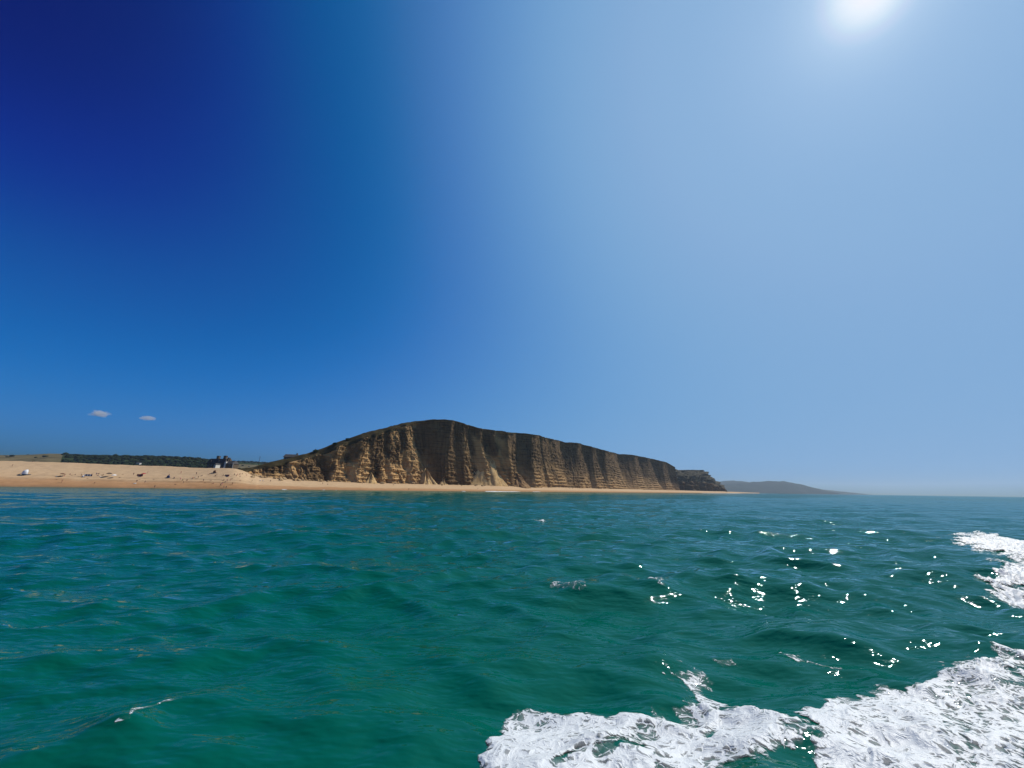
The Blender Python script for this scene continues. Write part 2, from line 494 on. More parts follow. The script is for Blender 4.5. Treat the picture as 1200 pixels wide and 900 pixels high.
# vertical gullies and fissures
warp = SA + fbm(SA / 9, FZ / 14, 2, 12) * 3.0
D += fbm(warp / 9.0, FZ / 60, 3, 14) * 1.2
cr = np.abs(fbm(warp / 4.2, FZ / 38, 3, 15))
D -= np.exp(-(cr / 0.05) ** 2) * 1.3
# blocks and crumbly crags
warp_b = SA + fbm(SA / 7, FZ / 7, 3, 16) * 2.0
def blocks(x, y, seed):
    """one random value per irregular cell: angular blocks with sharp edges"""
    ix, iy = np.floor(x), np.floor(y); best = np.full(x.shape, 9.0); val = np.zeros(x.shape)
    for a in (-1, 0, 1):
        for c in (-1, 0, 1):
            cx, cy = ix + a, iy + c
            d = np.hypot(cx + 0.5 + 0.45 * _hash(cx, cy, cx * 0, seed) - x, cy + 0.5 + 0.45 * _hash(cx, cy, cx * 0, seed + 3) - y)
            val = np.where(d < best, _hash(cx, cy, cx * 0, seed + 7), val); best = np.minimum(best, d)
    return val
blk = 0.55 * blocks(warp_b / 5.0, FZ / 8.5, 17) + 0.3 * blocks(warp_b / 2.2, FZ / 3.0, 27) + 0.12 * blocks(SA / 1.1, FZ / 1.2, 37)
D += blk * (0.35 + 2.3 * rough_left) * (0.45 + 0.55 * litm)
D += fbm(SA / 16, FZ / 22, 3, 19) * 2.2 * rough_left
D += fbm(SA / 1.3, FZ / 1.1, 2, 20) * 0.35
lean = (Hh ** 1.0) * 5.0 - (1 - Hh) ** 4 * 2.5                # leans back, foot spreads a little
edge = np.clip((1 - Hh) * 25, 0, 1)
D = D * edge - lean + sstep(0.93, 1.0, Hh) * 0.6
endf = np.clip(np.minimum((q_px - 270) / 28, 1), 0.15, 1)
D = D * endf
CX = FX + nrm[:, 0] * D; CY = FY + nrm[:, 1] * D
cliff_me = mesh_np("cliff", np.stack([CX, CY, FZ], -1).reshape(-1, 3), grid_quads(NZ, NS))
attr(cliff_me, "strata", (zz / 60.0).ravel())
attr(cliff_me, "along_cliff", SA.ravel() / 60.0)
sun_paint = np.interp(q_px, [270, 470, 500, 540, 550, 596, 606, 620], [1, 1, 0.1, 0.1, 0.7, 0.7, 0.15, 0.1]) * sstep(-0.45, 0.25, fbm(SA / 11, FZ / 16, 3, 77) - 0.35 * Hh + 0.1)  # sunlight put into the colour: paler gold on the sunlit crags
sun_paint = sun_paint + 0.55 * np.interp(q_px, [590, 620], [0, 1]) * sstep(0.50, 0.12, Hh + 0.25 * fbm(SA / 14, FZ / 9, 3, 78))     # sunlight painted on the lower beds as paler rock
attr(cliff_me, "sun_paint", np.clip(sun_paint, 0, 1).ravel())

def rock_mat(name, cols, soil=(0.07, 0.05, 0.03)):
    m, nt, b = new_mat(name)
    a1 = nd(nt, "ShaderNodeAttribute"); a1.attribute_name = "strata"
    a2 = nd(nt, "ShaderNodeAttribute"); a2.attribute_name = "along_cliff"
    cb = nd(nt, "ShaderNodeCombineXYZ"); nt.links.new(a2.outputs['Fac'], cb.inputs[0]); nt.links.new(a1.outputs['Fac'], cb.inputs[2])
    mp = nd(nt, "ShaderNodeMapping"); mp.inputs['Scale'].default_value = (1.2, 1, 26); nt.links.new(cb.outputs[0], mp.inputs[0])
    n = nd(nt, "ShaderNodeTexNoise"); n.inputs['Scale'].default_value = 1.6; n.inputs['Detail'].default_value = 5; n.inputs['Roughness'].default_value = 0.7
    nt.links.new(mp.outputs[0], n.inputs['Vector'])
    k = len(cols)
    r = ramp(nt, [(0.30 + 0.42 * i / (k - 1), c) for i, c in enumerate(cols)], n.outputs[0])
    mp2 = nd(nt, "ShaderNodeMapping"); mp2.inputs['Scale'].default_value = (14, 1, 1.3); nt.links.new(cb.outputs[0], mp2.inputs[0])
    n2 = nd(nt, "ShaderNodeTexNoise"); n2.inputs['Scale'].default_value = 2.2; n2.inputs['Detail'].default_value = 6; n2.inputs['Roughness'].default_value = 0.7
    nt.links.new(mp2.outputs[0], n2.inputs['Vector'])
    r2 = ramp(nt, [(0.36, (0.48, 0.43, 0.38)), (0.5, (0.85, 0.83, 0.8)), (0.62, (1.0, 1.0, 1.0))], n2.outputs[0])    # rain streaks
    mx = nd(nt, "ShaderNodeMix"); mx.data_type = 'RGBA'; mx.blend_type = 'MULTIPLY'; mx.inputs['Factor'].default_value = 1.0
    nt.links.new(r.outputs[0], mx.inputs[6]); nt.links.new(r2.outputs[0], mx.inputs[7])
    fr = nd(nt, "ShaderNodeAttribute"); fr.attribute_name = "sun_paint"                        # painted sunlight: how far the rock lightens to gold
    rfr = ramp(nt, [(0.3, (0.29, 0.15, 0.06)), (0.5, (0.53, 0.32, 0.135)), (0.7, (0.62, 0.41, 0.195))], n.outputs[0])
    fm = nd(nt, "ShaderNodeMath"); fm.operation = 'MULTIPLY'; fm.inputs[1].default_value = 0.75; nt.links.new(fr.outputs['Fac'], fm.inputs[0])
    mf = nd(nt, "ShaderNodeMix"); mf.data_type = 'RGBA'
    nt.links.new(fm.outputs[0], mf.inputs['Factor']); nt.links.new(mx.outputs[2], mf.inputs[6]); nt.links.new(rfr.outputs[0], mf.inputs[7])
    nt.links.new(mf.outputs[2], b.inputs['Base Color'])
    b.inputs['Roughness'].default_value = 0.95; b.inputs['Specular IOR Level'].default_value = 0.1
    return m
SAND_COLS = [(0.028, 0.018, 0.010), (0.066, 0.041, 0.021), (0.14, 0.088, 0.042), (0.08, 0.049, 0.024), (0.20, 0.138, 0.070)]
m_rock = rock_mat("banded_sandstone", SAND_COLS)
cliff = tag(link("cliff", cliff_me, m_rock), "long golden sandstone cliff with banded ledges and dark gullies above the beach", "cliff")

# turf on the cliff top, hanging a little over the edge
inl = np.array([0.5, 0.25, -1.5, -4, -8, -16, -40, -110])
tz = [-0.55, 0.12, 0.25, 0.62, 1.0, 1.0, 0.9, 0.5]
ex, ey = CX[-1], CY[-1]
TR = []
for d, f in zip(inl, tz):
    zt = face_top + (top_z - face_top) * f if f <= 1 else top_z
    if d < -9: zt = top_z + (d + 8) * 0.45
    wob = noise2(arc / 3.0, arc * 0 + d, 44) * 0.35 * (d > -5)
    TR.append(np.stack([ex + nrm[:, 0] * (d + wob), ey + nrm[:, 1] * (d + wob), zt + noise2(arc / 4, arc * 0 + d, 45) * 0.25], -1))
TR = np.array(TR)
turf_me = mesh_np("cliff_top_turf", TR.reshape(-1, 3), grid_quads(len(inl), NS))
m_turf = noisy_mat("rough_turf", [(0.02, 0.017, 0.010), (0.038, 0.031, 0.016), (0.065, 0.052, 0.027)], scale=0.25, rough=1.0, bump=0.5, bump_dist=0.3, spec=0.0)
turf = tag(link("cliff_top_turf", turf_me, m_turf), kind="structure", label="dark rough turf along the cliff top")

def box_mesh(name, x0, x1, y0, y1, z0, z1):
    v = [(x, y, z) for z in (z0, z1) for y in (y0, y1) for x in (x0, x1)]
    f = [(0, 2, 3, 1), (4, 5, 7, 6), (0, 1, 5, 4), (2, 6, 7, 3), (0, 4, 6, 2), (1, 3, 7, 5)]
    me = bpy.data.meshes.new(name); me.from_pydata(v, [], f); me.update(); return me

# ------------------------------------------------------------------ second headland and far hills
def small_cliff(name, cols, y0, y1, sky, py_foot, NS, NZ, seed, amp):
    px = np.linspace(cols[0], cols[1], NS)
    Y = np.linspace(y0, y1, NS) + fbm(px / 9.0, px * 0, 3, seed) * amp * 2.5
    X = col_xy(px, Y)
    zt = col_z(px, np.interp(px, [a for a, _ in sky], [b_ for _, b_ in sky]), Y + 60)
    zf = np.minimum(col_z(px, np.full(NS, py_foot), Y), zt - 1.0) - 4
    h = np.linspace(0, 1, NZ)[:, None]
    # steep foot, a bench, then a grassy upper slope leaning back
    lean = np.interp(h, [0, 0.42, 0.5, 0.72, 0.8, 1.0], [0, 5, 10, 18, 26, 46])
    z = zf + (zt - zf) * h
    d = fbm(px / 1.6, z / 60, 3, seed + 1) * amp * (1.2 - 0.7 * h) + fbm(px / 0.9, z / 6, 3, seed + 2) * amp * 0.5
    Y2 = Y + lean - d * 2.0
    X2 = X + np.array([colslope(p) for p in px]) * lean + d * 1.6
    me = mesh_np(name, np.stack([X2, Y2, z], -1).reshape(-1, 3), grid_quads(NZ, NS))
    attr(me, "strata", (z / 60.0).ravel() + 0 * Y2.ravel()); attr(me, "along_cliff", np.broadcast_to(X, z.shape).ravel() / 90.0)
    attr(me, "rise", np.broadcast_to(h, z.shape).ravel() + (fbm(px / 4.0, z / 15, 2, seed + 5) * 0.10).ravel())
    return me
m_head = rock_mat("grassed_sandstone", SAND_COLS)
nt = m_head.node_tree; b = nt.nodes["Principled BSDF"]
src = b.inputs['Base Color'].links[0].from_socket
ra = nd(nt, "ShaderNodeAttribute"); ra.attribute_name = "rise"
rr = ramp(nt, [(0.44, (0, 0, 0)), (0.5, (1, 1, 1))], ra.outputs['Fac'])
mx = nd(nt, "ShaderNodeMix"); mx.data_type = 'RGBA'; mx.inputs[7].default_value = (0.05, 0.044, 0.028, 1)
nt.links.new(rr.outputs[0], mx.inputs['Factor']); nt.links.new(src, mx.inputs[6]); nt.links.new(mx.outputs[2], b.inputs['Base Color'])
hd_me = small_cliff("headland", (786, 851), 985, 1130, [(786, 549), (797, 551.2), (812, 551), (825, 551.2), (832, 554), (837, 560), (843, 566), (848, 571.5), (851, 575)], 575.6, 240, 60, 300, 9)
tag(link("headland", hd_me, m_head), "grassy topped headland with short sandstone foot beyond the end of the long cliff", "headland")

def ridge(name, sky, Y, depth, seed, mat, foot=-2.0, NS=160):
    px = np.linspace(sky[0][0], sky[-1][0], NS)
    py = np.interp(px, [a for a, _ in sky], [b_ for _, b_ in sky])
    v = np.linspace(-1, 1, 31)[:, None]
    zr = col_z(px, py, np.full(NS, Y))
    shape = np.where(v < 0, np.sin((1 + v) * math.pi / 2) ** 0.85, np.cos(v * math.pi / 2))
    Ys = Y + v * depth
    sl = np.array([colslope(p) for p in px])
    Xs = sl * Y + v * depth * sl * 0.6 + 0 * Ys
    z = foot + (zr - foot) * shape * (1 + 0.10 * fbm(px / 9, v * 3, 3, seed) * (v < -0.05))
    me = mesh_np(name, np.stack([Xs, Ys + 0 * Xs, z], -1).reshape(-1, 3), grid_quads(31, NS))
    return tag(link(name, me, mat, smooth=True), kind="structure")
m_down = noisy_mat("downland", [(0.007, 0.015, 0.013), (0.014, 0.024, 0.018), (0.032, 0.038, 0.028)], scale=0.006, rough=1.0, spec=0.0)
ridge("far_headland_hill", [(838, 571), (850, 567.6), (870, 566), (890, 564.6), (905, 564), (920, 564.4), (935, 567.2), (950, 571.4), (962, 575.6), (970, 579.4)], 5200, 800, 401, m_down)
ridge("distant_hill", [(832, 567), (850, 563.6), (860, 563.1), (872, 564.6), (890, 567), (915, 572)], 6000, 600, 402, m_down)
ridge("distant_coast_hill", [(930, 573), (960, 573.6), (980, 575.2), (1000, 577.6), (1014, 580)], 6500, 600, 403, m_down)

# ------------------------------------------------------------------ land behind the beach on the left
HILL = [(-420, 530), (-200, 532), (-60, 532.5), (0, 533.3), (25, 532.6), (45, 531.4), (62, 531.6), (80, 532.6), (110, 533.4), (150, 534), (185, 534.3), (215, 536.2), (240, 538.3), (262, 540), (290, 540.6), (320, 542.5), (360, 545)]
hp = np.linspace(-420, 360, 300)
hpy = np.interp(hp, [a for a, _ in HILL], [b_ for _, b_ in HILL])
hY = np.interp(hp, [-420, 60, 240, 262, 360], [800, 850, 900, 1500, 1700])
cY = np.interp(hp, bpx, bY) * 1.15; cZ = np.interp(hp, bpx, bZ) * 0.90
cZ = np.where(hp > 283, np.minimum(cZ, 10), cZ)
hZ = col_z(hp, hpy, hY)
hv = np.concatenate([np.linspace(0, 1, 36), [1.1, 1.3, 1.6]])[:, None]
HY = cY + (hY - cY) * hv
hsl = np.array([colslope(p) for p in hp])
HX = hsl * HY
zbase = np.interp(hv, [0, 0.12, 0.40, 0.62, 0.85, 1.0, 1.1, 1.3, 1.6], [0, 0, 0.02, 0.30, 0.80, 1.0, 0.95, 0.6, 0.1])
HZ = cZ * (1 - np.clip(zbase, 0, 1)) * np.where(hv > 0.05, 0.85, 1.0) + hZ * zbase
HZ = HZ + fbm(HX / 60, HY / 60, 3, 51) * 2.2 * sstep(0.3, 0.6, hv) * (hv < 0.93)
hill_me = mesh_np("inland_hills", np.stack([HX, HY, HZ], -1).reshape(-1, 3), grid_quads(len(hv), len(hp)))
fld = (sstep(-300, -290, hp) * (1 - sstep(58, 66, hp)))[None, :] * sstep(0.5, 0.56, hv) + (sstep(270, 276, hp))[None, :] * sstep(0.55, 0.6, hv) * (1 - sstep(0.80, 0.84, hv))
attr(hill_me, "field", (fld + 0.15 * fbm(HX / 30, HY / 30, 2, 52)).ravel())
m_hill, nt, b = new_mat("hill_fields_and_scrub")
fa = nd(nt, "ShaderNodeAttribute"); fa.attribute_name = "field"
tc = nd(nt, "ShaderNodeTexCoord")
n = nd(nt, "ShaderNodeTexNoise"); n.inputs['Scale'].default_value = 0.03; n.inputs['Detail'].default_value = 6
nt.links.new(tc.outputs['Object'], n.inputs['Vector'])
rg = ramp(nt, [(0.35, (0.012, 0.022, 0.010)), (0.6, (0.030, 0.045, 0.018))], n.outputs[0])
rf = ramp(nt, [(0.35, (0.07, 0.06, 0.035)), (0.6, (0.13, 0.11, 0.06))], n.outputs[0])
fr_ = ramp(nt, [(0.4, (0, 0, 0)), (0.55, (1, 1, 1))], fa.outputs['Fac'])
mx = nd(nt, "ShaderNodeMix"); mx.data_type = 'RGBA'
nt.links.new(fr_.outputs[0], mx.inputs['Factor']); nt.links.new(rg.outputs[0], mx.inputs[6]); nt.links.new(rf.outputs[0], mx.inputs[7])
nt.links.new(mx.outputs[2], b.inputs['Base Color']); b.inputs['Roughness'].default_value = 1.0; b.inputs['Specular IOR Level'].default_value = 0.0
tag(link("inland_hills", hill_me, m_hill, smooth=True), kind="structure", label="low dark hills with a pale dry field behind the beach")

def hill_z(x, y):
    """ground height of the land behind the beach"""
    px = np.interp(x / y, hsl, hp); i = int(np.argmin(np.abs(hp - px)))
    return float(np.interp(y, HY[:, i], HZ[:, i]))

# woodland on the dark slopes: one mass of crowns
rnd = random.Random(4)
base_bm = bmesh.new(); bmesh.ops.create_icosphere(base_bm, subdivisions=1, radius=1.0)
iv = np.array([v.co[:] for v in base_bm.verts]); itri = np.array([[v.index for v in f.verts] for f in base_bm.faces]); base_bm.free()
nr = np.random.default_rng(7)
wc, wf, nv = [], [], 0
def add_crown(x, y, z, r, hh):
    global nv
    jit = 1 + nr.uniform(-0.32, 0.32, (len(iv), 1))
    wc.append(iv * jit * [r, r, hh] + [x, y, z + hh * 0.55]); wf.append(itri + nv); nv += len(iv)
tries = 0
while len(wc) < 2300 and tries < 20000:
    tries += 1
    px = rnd.uniform(-60, 310); v = rnd.uniform(0.30, 1.0) ** 0.8
    inside_field = (px < 62 and v > 0.5)
    if px < 66 and v < 0.5 and v > 0.42: pass
    elif px < 66 and rnd.random() > 0.012: continue
    if px > 272 and 0.5 < v < 0.86 and rnd.random() > 0.1: continue
    i = int(np.argmin(np.abs(hp - px)))
    y = float(cY[i] + (hY[i] - cY[i]) * v); x = hsl[i] * y
    r = rnd.choice((2.0, 2.6, 3.4, 4.6)) * (y / 800) ** 0.5
    add_crown(x, y, hill_z(x, y), r, r * rnd.uniform(0.4, 0.7) * (0.35 if v > 0.93 else 1.0))
wood_me = mesh_np("woodland", np.concatenate(wc), np.concatenate(wf))
m_wood = noisy_mat("woodland_leaves", [(0.006, 0.012, 0.008), (0.012, 0.020, 0.010), (0.022, 0.032, 0.014)], scale=0.2, rough=1.0, bump=0.8, bump_dist=1.0, spec=0.0)
tag(link("woodland", wood_me, m_wood), kind="stuff", label="dark wood covering the hills behind the beach")

# ------------------------------------------------------------------ foam of the boat's wake, and sparkles drawn as foam (plan outlines in metres)
FOAM = {
    'A': [(-0.21, 3.40), (-0.03, 3.63), (0.04, 4.03), (0.24, 4.07), (0.42, 3.97), (0.73, 4.00), (0.93, 3.91), (1.27, 4.02), (1.55, 4.15), (1.83, 4.07), (2.10, 4.01), (2.19, 3.80), (2.39, 3.68), (2.34, 3.44), (1.67, 3.02), (-0.18, 2.99)],
    'B': [(2.58, 4.08), (2.62, 4.26), (2.96, 4.33), (3.59, 4.72), (3.82, 4.82), (4.20, 4.83), (4.67, 5.14), (5.43, 5.57), (5.91, 5.74), (5.74, 5.40), (6.51, 5.76), (7.33, 5.91), (7.39, 5.58), (3.91, 3.06), (1.67, 3.02), (2.31, 3.58), (2.52, 3.90)],
    'C': [(23.22, 20.90), (26.38, 22.08), (25.87, 19.44), (24.17, 17.00), (10.87, 7.95), (10.24, 8.03), (10.73, 8.85), (11.45, 10.06), (13.08, 10.94), (15.63, 13.31), (18.83, 16.49)],
    'D': [(9.38, 9.14), (10.59, 9.35), (10.47, 8.39), (10.46, 7.67), (9.72, 7.17), (9.67, 7.79), (9.77, 8.67)],
    'E': [(1.67, 4.76), (1.93, 4.82), (2.05, 4.51), (2.17, 4.25), (2.34, 4.02), (2.09, 3.87), (1.87, 4.00), (1.69, 4.27)],
    'F': [(2.07, 5.36), (2.28, 5.47), (2.30, 5.07), (2.29, 4.77), (2.07, 4.71), (2.01, 5.00)],
    'G': [(2.59, 5.55), (2.87, 5.70), (2.97, 5.49), (2.68, 5.31)],
    'H': [(3.55, 5.86), (3.77, 5.81), (3.89, 5.52), (4.02, 5.28), (4.20, 5.13), (4.05, 5.02), (3.81, 5.27), (3.50, 5.51)],
    'I': [(0.69, 8.67), (1.17, 8.91), (1.69, 8.72), (1.74, 7.79), (1.56, 8.07), (1.05, 8.04), (0.87, 7.24), (0.69, 7.74)],  # sun sparkles on the crest, painted as foam flecks
    'J': [(3.09, 9.09), (3.67, 9.12), (3.82, 8.83), (3.26, 7.98), (3.12, 8.46)],  # second patch of sun sparkles drawn as foam
    'K': [(-3.33, 3.64), (-3.30, 3.91), (-3.16, 4.04), (-2.97, 4.10), (-3.00, 3.92), (-3.10, 3.71), (-3.17, 3.58)],
    'L': [(1.14, 25.90), (1.80, 27.46), (2.40, 26.11), (1.69, 24.10)],
    'M': [(7.38, 6.31), (8.43, 6.71), (8.27, 6.18), (7.25, 5.85)],
}
FOAM_W = {'A': (1.0, 0.16), 'B': (1.05, 0.22), 'C': (1.1, 1.0), 'D': (0.62, 0.5), 'E': (0.62, 0.16), 'F': (0.55, 0.12), 'G': (0.55, 0.12), 'H': (0.52, 0.14), 'I': (0.52, 0.2), 'J': (0.54, 0.2), 'K': (0.52, 0.10), 'L': (0.7, 0.6), 'M': (0.85, 0.3)}

def poly_sdf(x, y, P):
    d = np.full(x.shape, 1e9); inside = np.zeros(x.shape, bool)
    n = len(P)
    for i in range(n):
        (ax, ay), (bx, by) = P[i], P[(i + 1) % n]
        ex, ey = bx - ax, by - ay
        t = np.clip(((x - ax) * ex + (y - ay) * ey) / (ex * ex + ey * ey), 0, 1)
        d = np.minimum(d, np.hypot(x - ax - t * ex, y - ay - t * ey))
        c = ((ay > y) != (by > y)) & (x < ex * (y - ay) / (ey if abs(ey) > 1e-9 else 1e-9) + ax)
        inside ^= c
    return np.where(inside, d, -d)

fth = np.radians(np.concatenate([np.arange(-46, -34, 0.07), np.arange(-6, 72, 0.06)]))
frs = [2.3]
while frs[-1] < 40: frs.append(frs[-1] * 1.006)
frs = np.array(frs)
FR, FT = np.meshgrid(frs, fth, indexing='ij')
fx, fy = FR * np.sin(FT), FR * np.cos(FT)
wx = fx + fbm(fx / 0.5, fy / 0.5, 4, 201, 0.6) * 0.34 * np.clip(FR / 6, 0.6, 3); wy = fy + fbm(fx / 0.5 + 40, fy / 0.5, 4, 202, 0.6) * 0.34 * np.clip(FR / 6, 0.6, 3)
dens = np.zeros_like(fx)
for k, P in FOAM.items():
    if k in 'AE': P = [(x_ * 1.07, y_ * 1.07) for x_, y_ in P]           # the trough there sets the foam back a little
    wgt_, soft = FOAM_W[k]
    pa = np.array(P); m = 0.6 + soft
    box = (wx > pa[:, 0].min() - m) & (wx < pa[:, 0].max() + m) & (wy > pa[:, 1].min() - m) & (wy < pa[:, 1].max() + m)
    if not box.any(): continue
    sd = poly_sdf(wx[box], wy[box], P)
    dens[box] = np.maximum(dens[box], wgt_ * sstep(-0.35 * soft, 0.75 * soft, sd))
far_s = np.clip(FR / 6.0, 0.8, 3.0)
ca, sa = math.cos(0.5), math.sin(0.5)
ux, uy = wx * ca + wy * sa, -wx * sa + wy * ca                    # streaks run along the wake
def worley(x, y, seed):
    ix, iy = np.floor(x), np.floor(y)
    f1 = np.full(x.shape, 9.0); f2 = np.full(x.shape, 9.0)
    for a in (-1, 0, 1):
        for c in (-1, 0, 1):
            cx, cy = ix + a, iy + c
            d = np.hypot(cx + 0.5 + 0.48 * _hash(cx, cy, cx * 0, seed) - x, cy + 0.5 + 0.48 * _hash(cx, cy, cx * 0, seed + 3) - y)
            f2 = np.where(d < f1, f1, np.minimum(f2, d)); f1 = np.minimum(f1, d)
    return f2 - f1
foam_v = np.zeros_like(fx)
on = dens > 0.02
fux, fuy, ff, fd = ux[on], uy[on], far_s[on], dens[on]
fwx, fwy = wx[on], wy[on]
big = fbm(fux / 1.1 / ff, fuy / 0.38 / ff, 3, 205, 0.55) * 1.7
mid = fbm(fux / 0.32 / ff, fuy / 0.16 / ff, 3, 208, 0.6) * 1.5
dd = fd * 0.98 + (0.50 * big + 0.42 * mid) * np.clip(fd * 1.6, 0, 1)
foam_v[on] = np.clip((dd - 0.20) * 0.92, 0, 0.92)
fsx, fsy, fsz = sea_surface(fx, fy)
lump = np.clip(fbm(ux / 0.40, uy / 0.20, 3, 207, 0.5) * 1.6 + 0.2, -0.3, 1)
rise = -0.002 + 0.012 * foam_v + foam_v * foam_v * (0.012 + 0.034 * lump) * np.clip(far_s, 0.8, 2.0)
fq = grid_quads(len(frs), len(fth))
keep = foam_v.ravel()[fq].max(1) > 0.06
jump = np.where(np.diff(fth) > 0.01)[0]
if len(jump): keep &= (fq[:, 0] % len(fth)) != jump[0]
fq = fq[keep]
used = np.unique(fq); remap = np.zeros(fx.size, np.int64); remap[used] = np.arange(len(used))
foam_me = mesh_np("wake_foam", np.stack([fsx, fsy, fsz + rise], -1).reshape(-1, 3)[used], remap[fq])
attr(foam_me, "foam", foam_v.ravel()[used])
m_foam, nt, b = new_mat("sea_foam")
b.inputs['Base Color'].default_value = (0.56, 0.60, 0.62, 1)
b.inputs['Roughness'].default_value = 0.55
b.inputs['Subsurface Weight'].default_value = 0.0
fa = nd(nt, "ShaderNodeAttribute"); fa.attribute_name = "foam"
tc = nd(nt, "ShaderNodeTexCoord")
def math_n(op, a, c=None, d=None):
    n_ = nd(nt, "ShaderNodeMath"); n_.operation = op
    for k, v in enumerate((a, c, d)):
        if v is None: continue
        if isinstance(v, (int, float)): n_.inputs[k].default_value = v
        else: nt.links.new(v, n_.inputs[k])
    return n_.outputs[0]
def smooth_n(v, lo, hi, t0=0.0, t1=1.0):
    m_ = nd(nt, "ShaderNodeMapRange"); m_.interpolation_type = 'SMOOTHSTEP'
    for k, q in (('From Min', lo), ('From Max', hi), ('To Min', t0), ('To Max', t1)): m_.inputs[k].default_value = q
    nt.links.new(v, m_.inputs['Value']); return m_.outputs[0]
nw = nd(nt, "ShaderNodeTexNoise"); nw.inputs['Scale'].default_value = 5.0; nw.inputs['Detail'].default_value = 4
nt.links.new(tc.outputs['Object'], nw.inputs['Vector'])
vm = nd(nt, "ShaderNodeVectorMath"); vm.operation = 'MULTIPLY_ADD'; vm.inputs[1].default_value = (0.30, 0.30, 0.0)
nt.links.new(nw.outputs['Color'], vm.inputs[0]); nt.links.new(tc.outputs['Object'], vm.inputs[2])
mp = nd(nt, "ShaderNodeMapping"); mp.inputs['Rotation'].default_value = (0, 0, -0.5); mp.inputs['Scale'].default_value = (0.68, 1.0, 0.0)
nt.links.new(vm.outputs[0], mp.inputs[0])
def edge(scale):
    v = nd(nt, "ShaderNodeTexVoronoi"); v.voronoi_dimensions = '2D'; v.feature = 'DISTANCE_TO_EDGE'; v.inputs['Scale'].default_value = scale
    nt.links.new(mp.outputs[0], v.inputs['Vector']); return v.outputs['Distance']
e1, e2 = edge(7.5), edge(19.0)
n = nd(nt, "ShaderNodeTexNoise"); n.inputs['Scale'].default_value = 30; n.inputs['Detail'].default_value = 4; n.inputs['Roughness'].default_value = 0.7
nt.links.new(mp.outputs[0], n.inputs['Vector'])
lace = math_n('MAXIMUM', smooth_n(e1, 0.0, 0.30, 1.0, 0.0), math_n('MULTIPLY', smooth_n(e2, 0.0, 0.30, 1.0, 0.0), 0.85))
val = math_n('ADD', math_n('MULTIPLY', fa.outputs['Fac'], 1.30), math_n('MULTIPLY_ADD', lace, 0.70, -0.92))
val = math_n('ADD', val, math_n('MULTIPLY_ADD', n.outputs[0], 1.3, -0.68))
solid = smooth_n(val, 0.10, 0.42)
veil = math_n('MULTIPLY', smooth_n(fa.outputs['Fac'], 0.25, 0.95), 0.42)
nt.links.new(math_n('MAXIMUM', solid, veil), b.inputs['Alpha'])
hgt_ = math_n('ADD', math_n('MULTIPLY', lace, 0.6), n.outputs[0])
bp = nd(nt, "ShaderNodeBump"); bp.invert = True; bp.inputs['Strength'].default_value = 0.5; bp.inputs['Distance'].default_value = 0.02
nt.links.new(hgt_, bp.inputs['Height']); nt.links.new(bp.outputs[0], b.inputs['Normal'])
foam = tag(link("wake_foam", foam_me, m_foam, smooth=True), kind="stuff", label="white lacy foam of a boat's wake on the green water")

# surf breaking along the beach
sp_px = np.linspace(300, 868, 500)
sY = np.interp(sp_px, bpx, BY[5]); sX = np.interp(sp_px, bpx, BX[5])
sw = 0.32 + 0.4 * fbm(sp_px / 18, sp_px * 0, 3, 88) + 0.45 * np.exp(-((sp_px - 598) / 46) ** 2) + 0.2 * np.exp(-((sp_px - 850) / 30) ** 2)
sw = np.clip((sw - 0.52) * 2.2, 0.0, 1)
rows = []
for k, (off, zz_) in enumerate(((-1.0, 0.0), (-0.55, 0.28), (-0.15, 0.34), (0.5, 0.42))):
    w = sw * np.interp(sp_px, [300, 600, 868], [1.6, 3.2, 8.0])
    rows.append(np.stack([sX + 0 * w, sY + off * w, np.where(sw > 0, zz_ * np.clip(sw + 0.3, 0, 1) + 0.1, -0.6)], -1))
surf_me = mesh_np("surf_foam", np.array(rows).reshape(-1, 3), grid_quads(4, len(sp_px)))
m_surf = noisy_mat("surf_foam", [(0.62, 0.65, 0.66), (0.8, 0.82, 0.83)], scale=1.5, rough=0.7, bump=0.6, bump_dist=0.2)
tag(link("surf_foam", surf_me, m_surf), kind="stuff", label="thin white line of surf along the water's edge")

# ------------------------------------------------------------------ fallen rock at the cliff foot
def cliff_front(px):
    """plan point of the cliff foot at a column, and the seaward normal"""
    i = int(np.argmin(np.abs(q_pxb - px)))
    return Vector((CX[8, i], CY[8, i], foot_z[i] + 2.5)), Vector((nrm[i, 0], nrm[i, 1], 0)), Vector((tan[i, 0], tan[i, 1], 0))

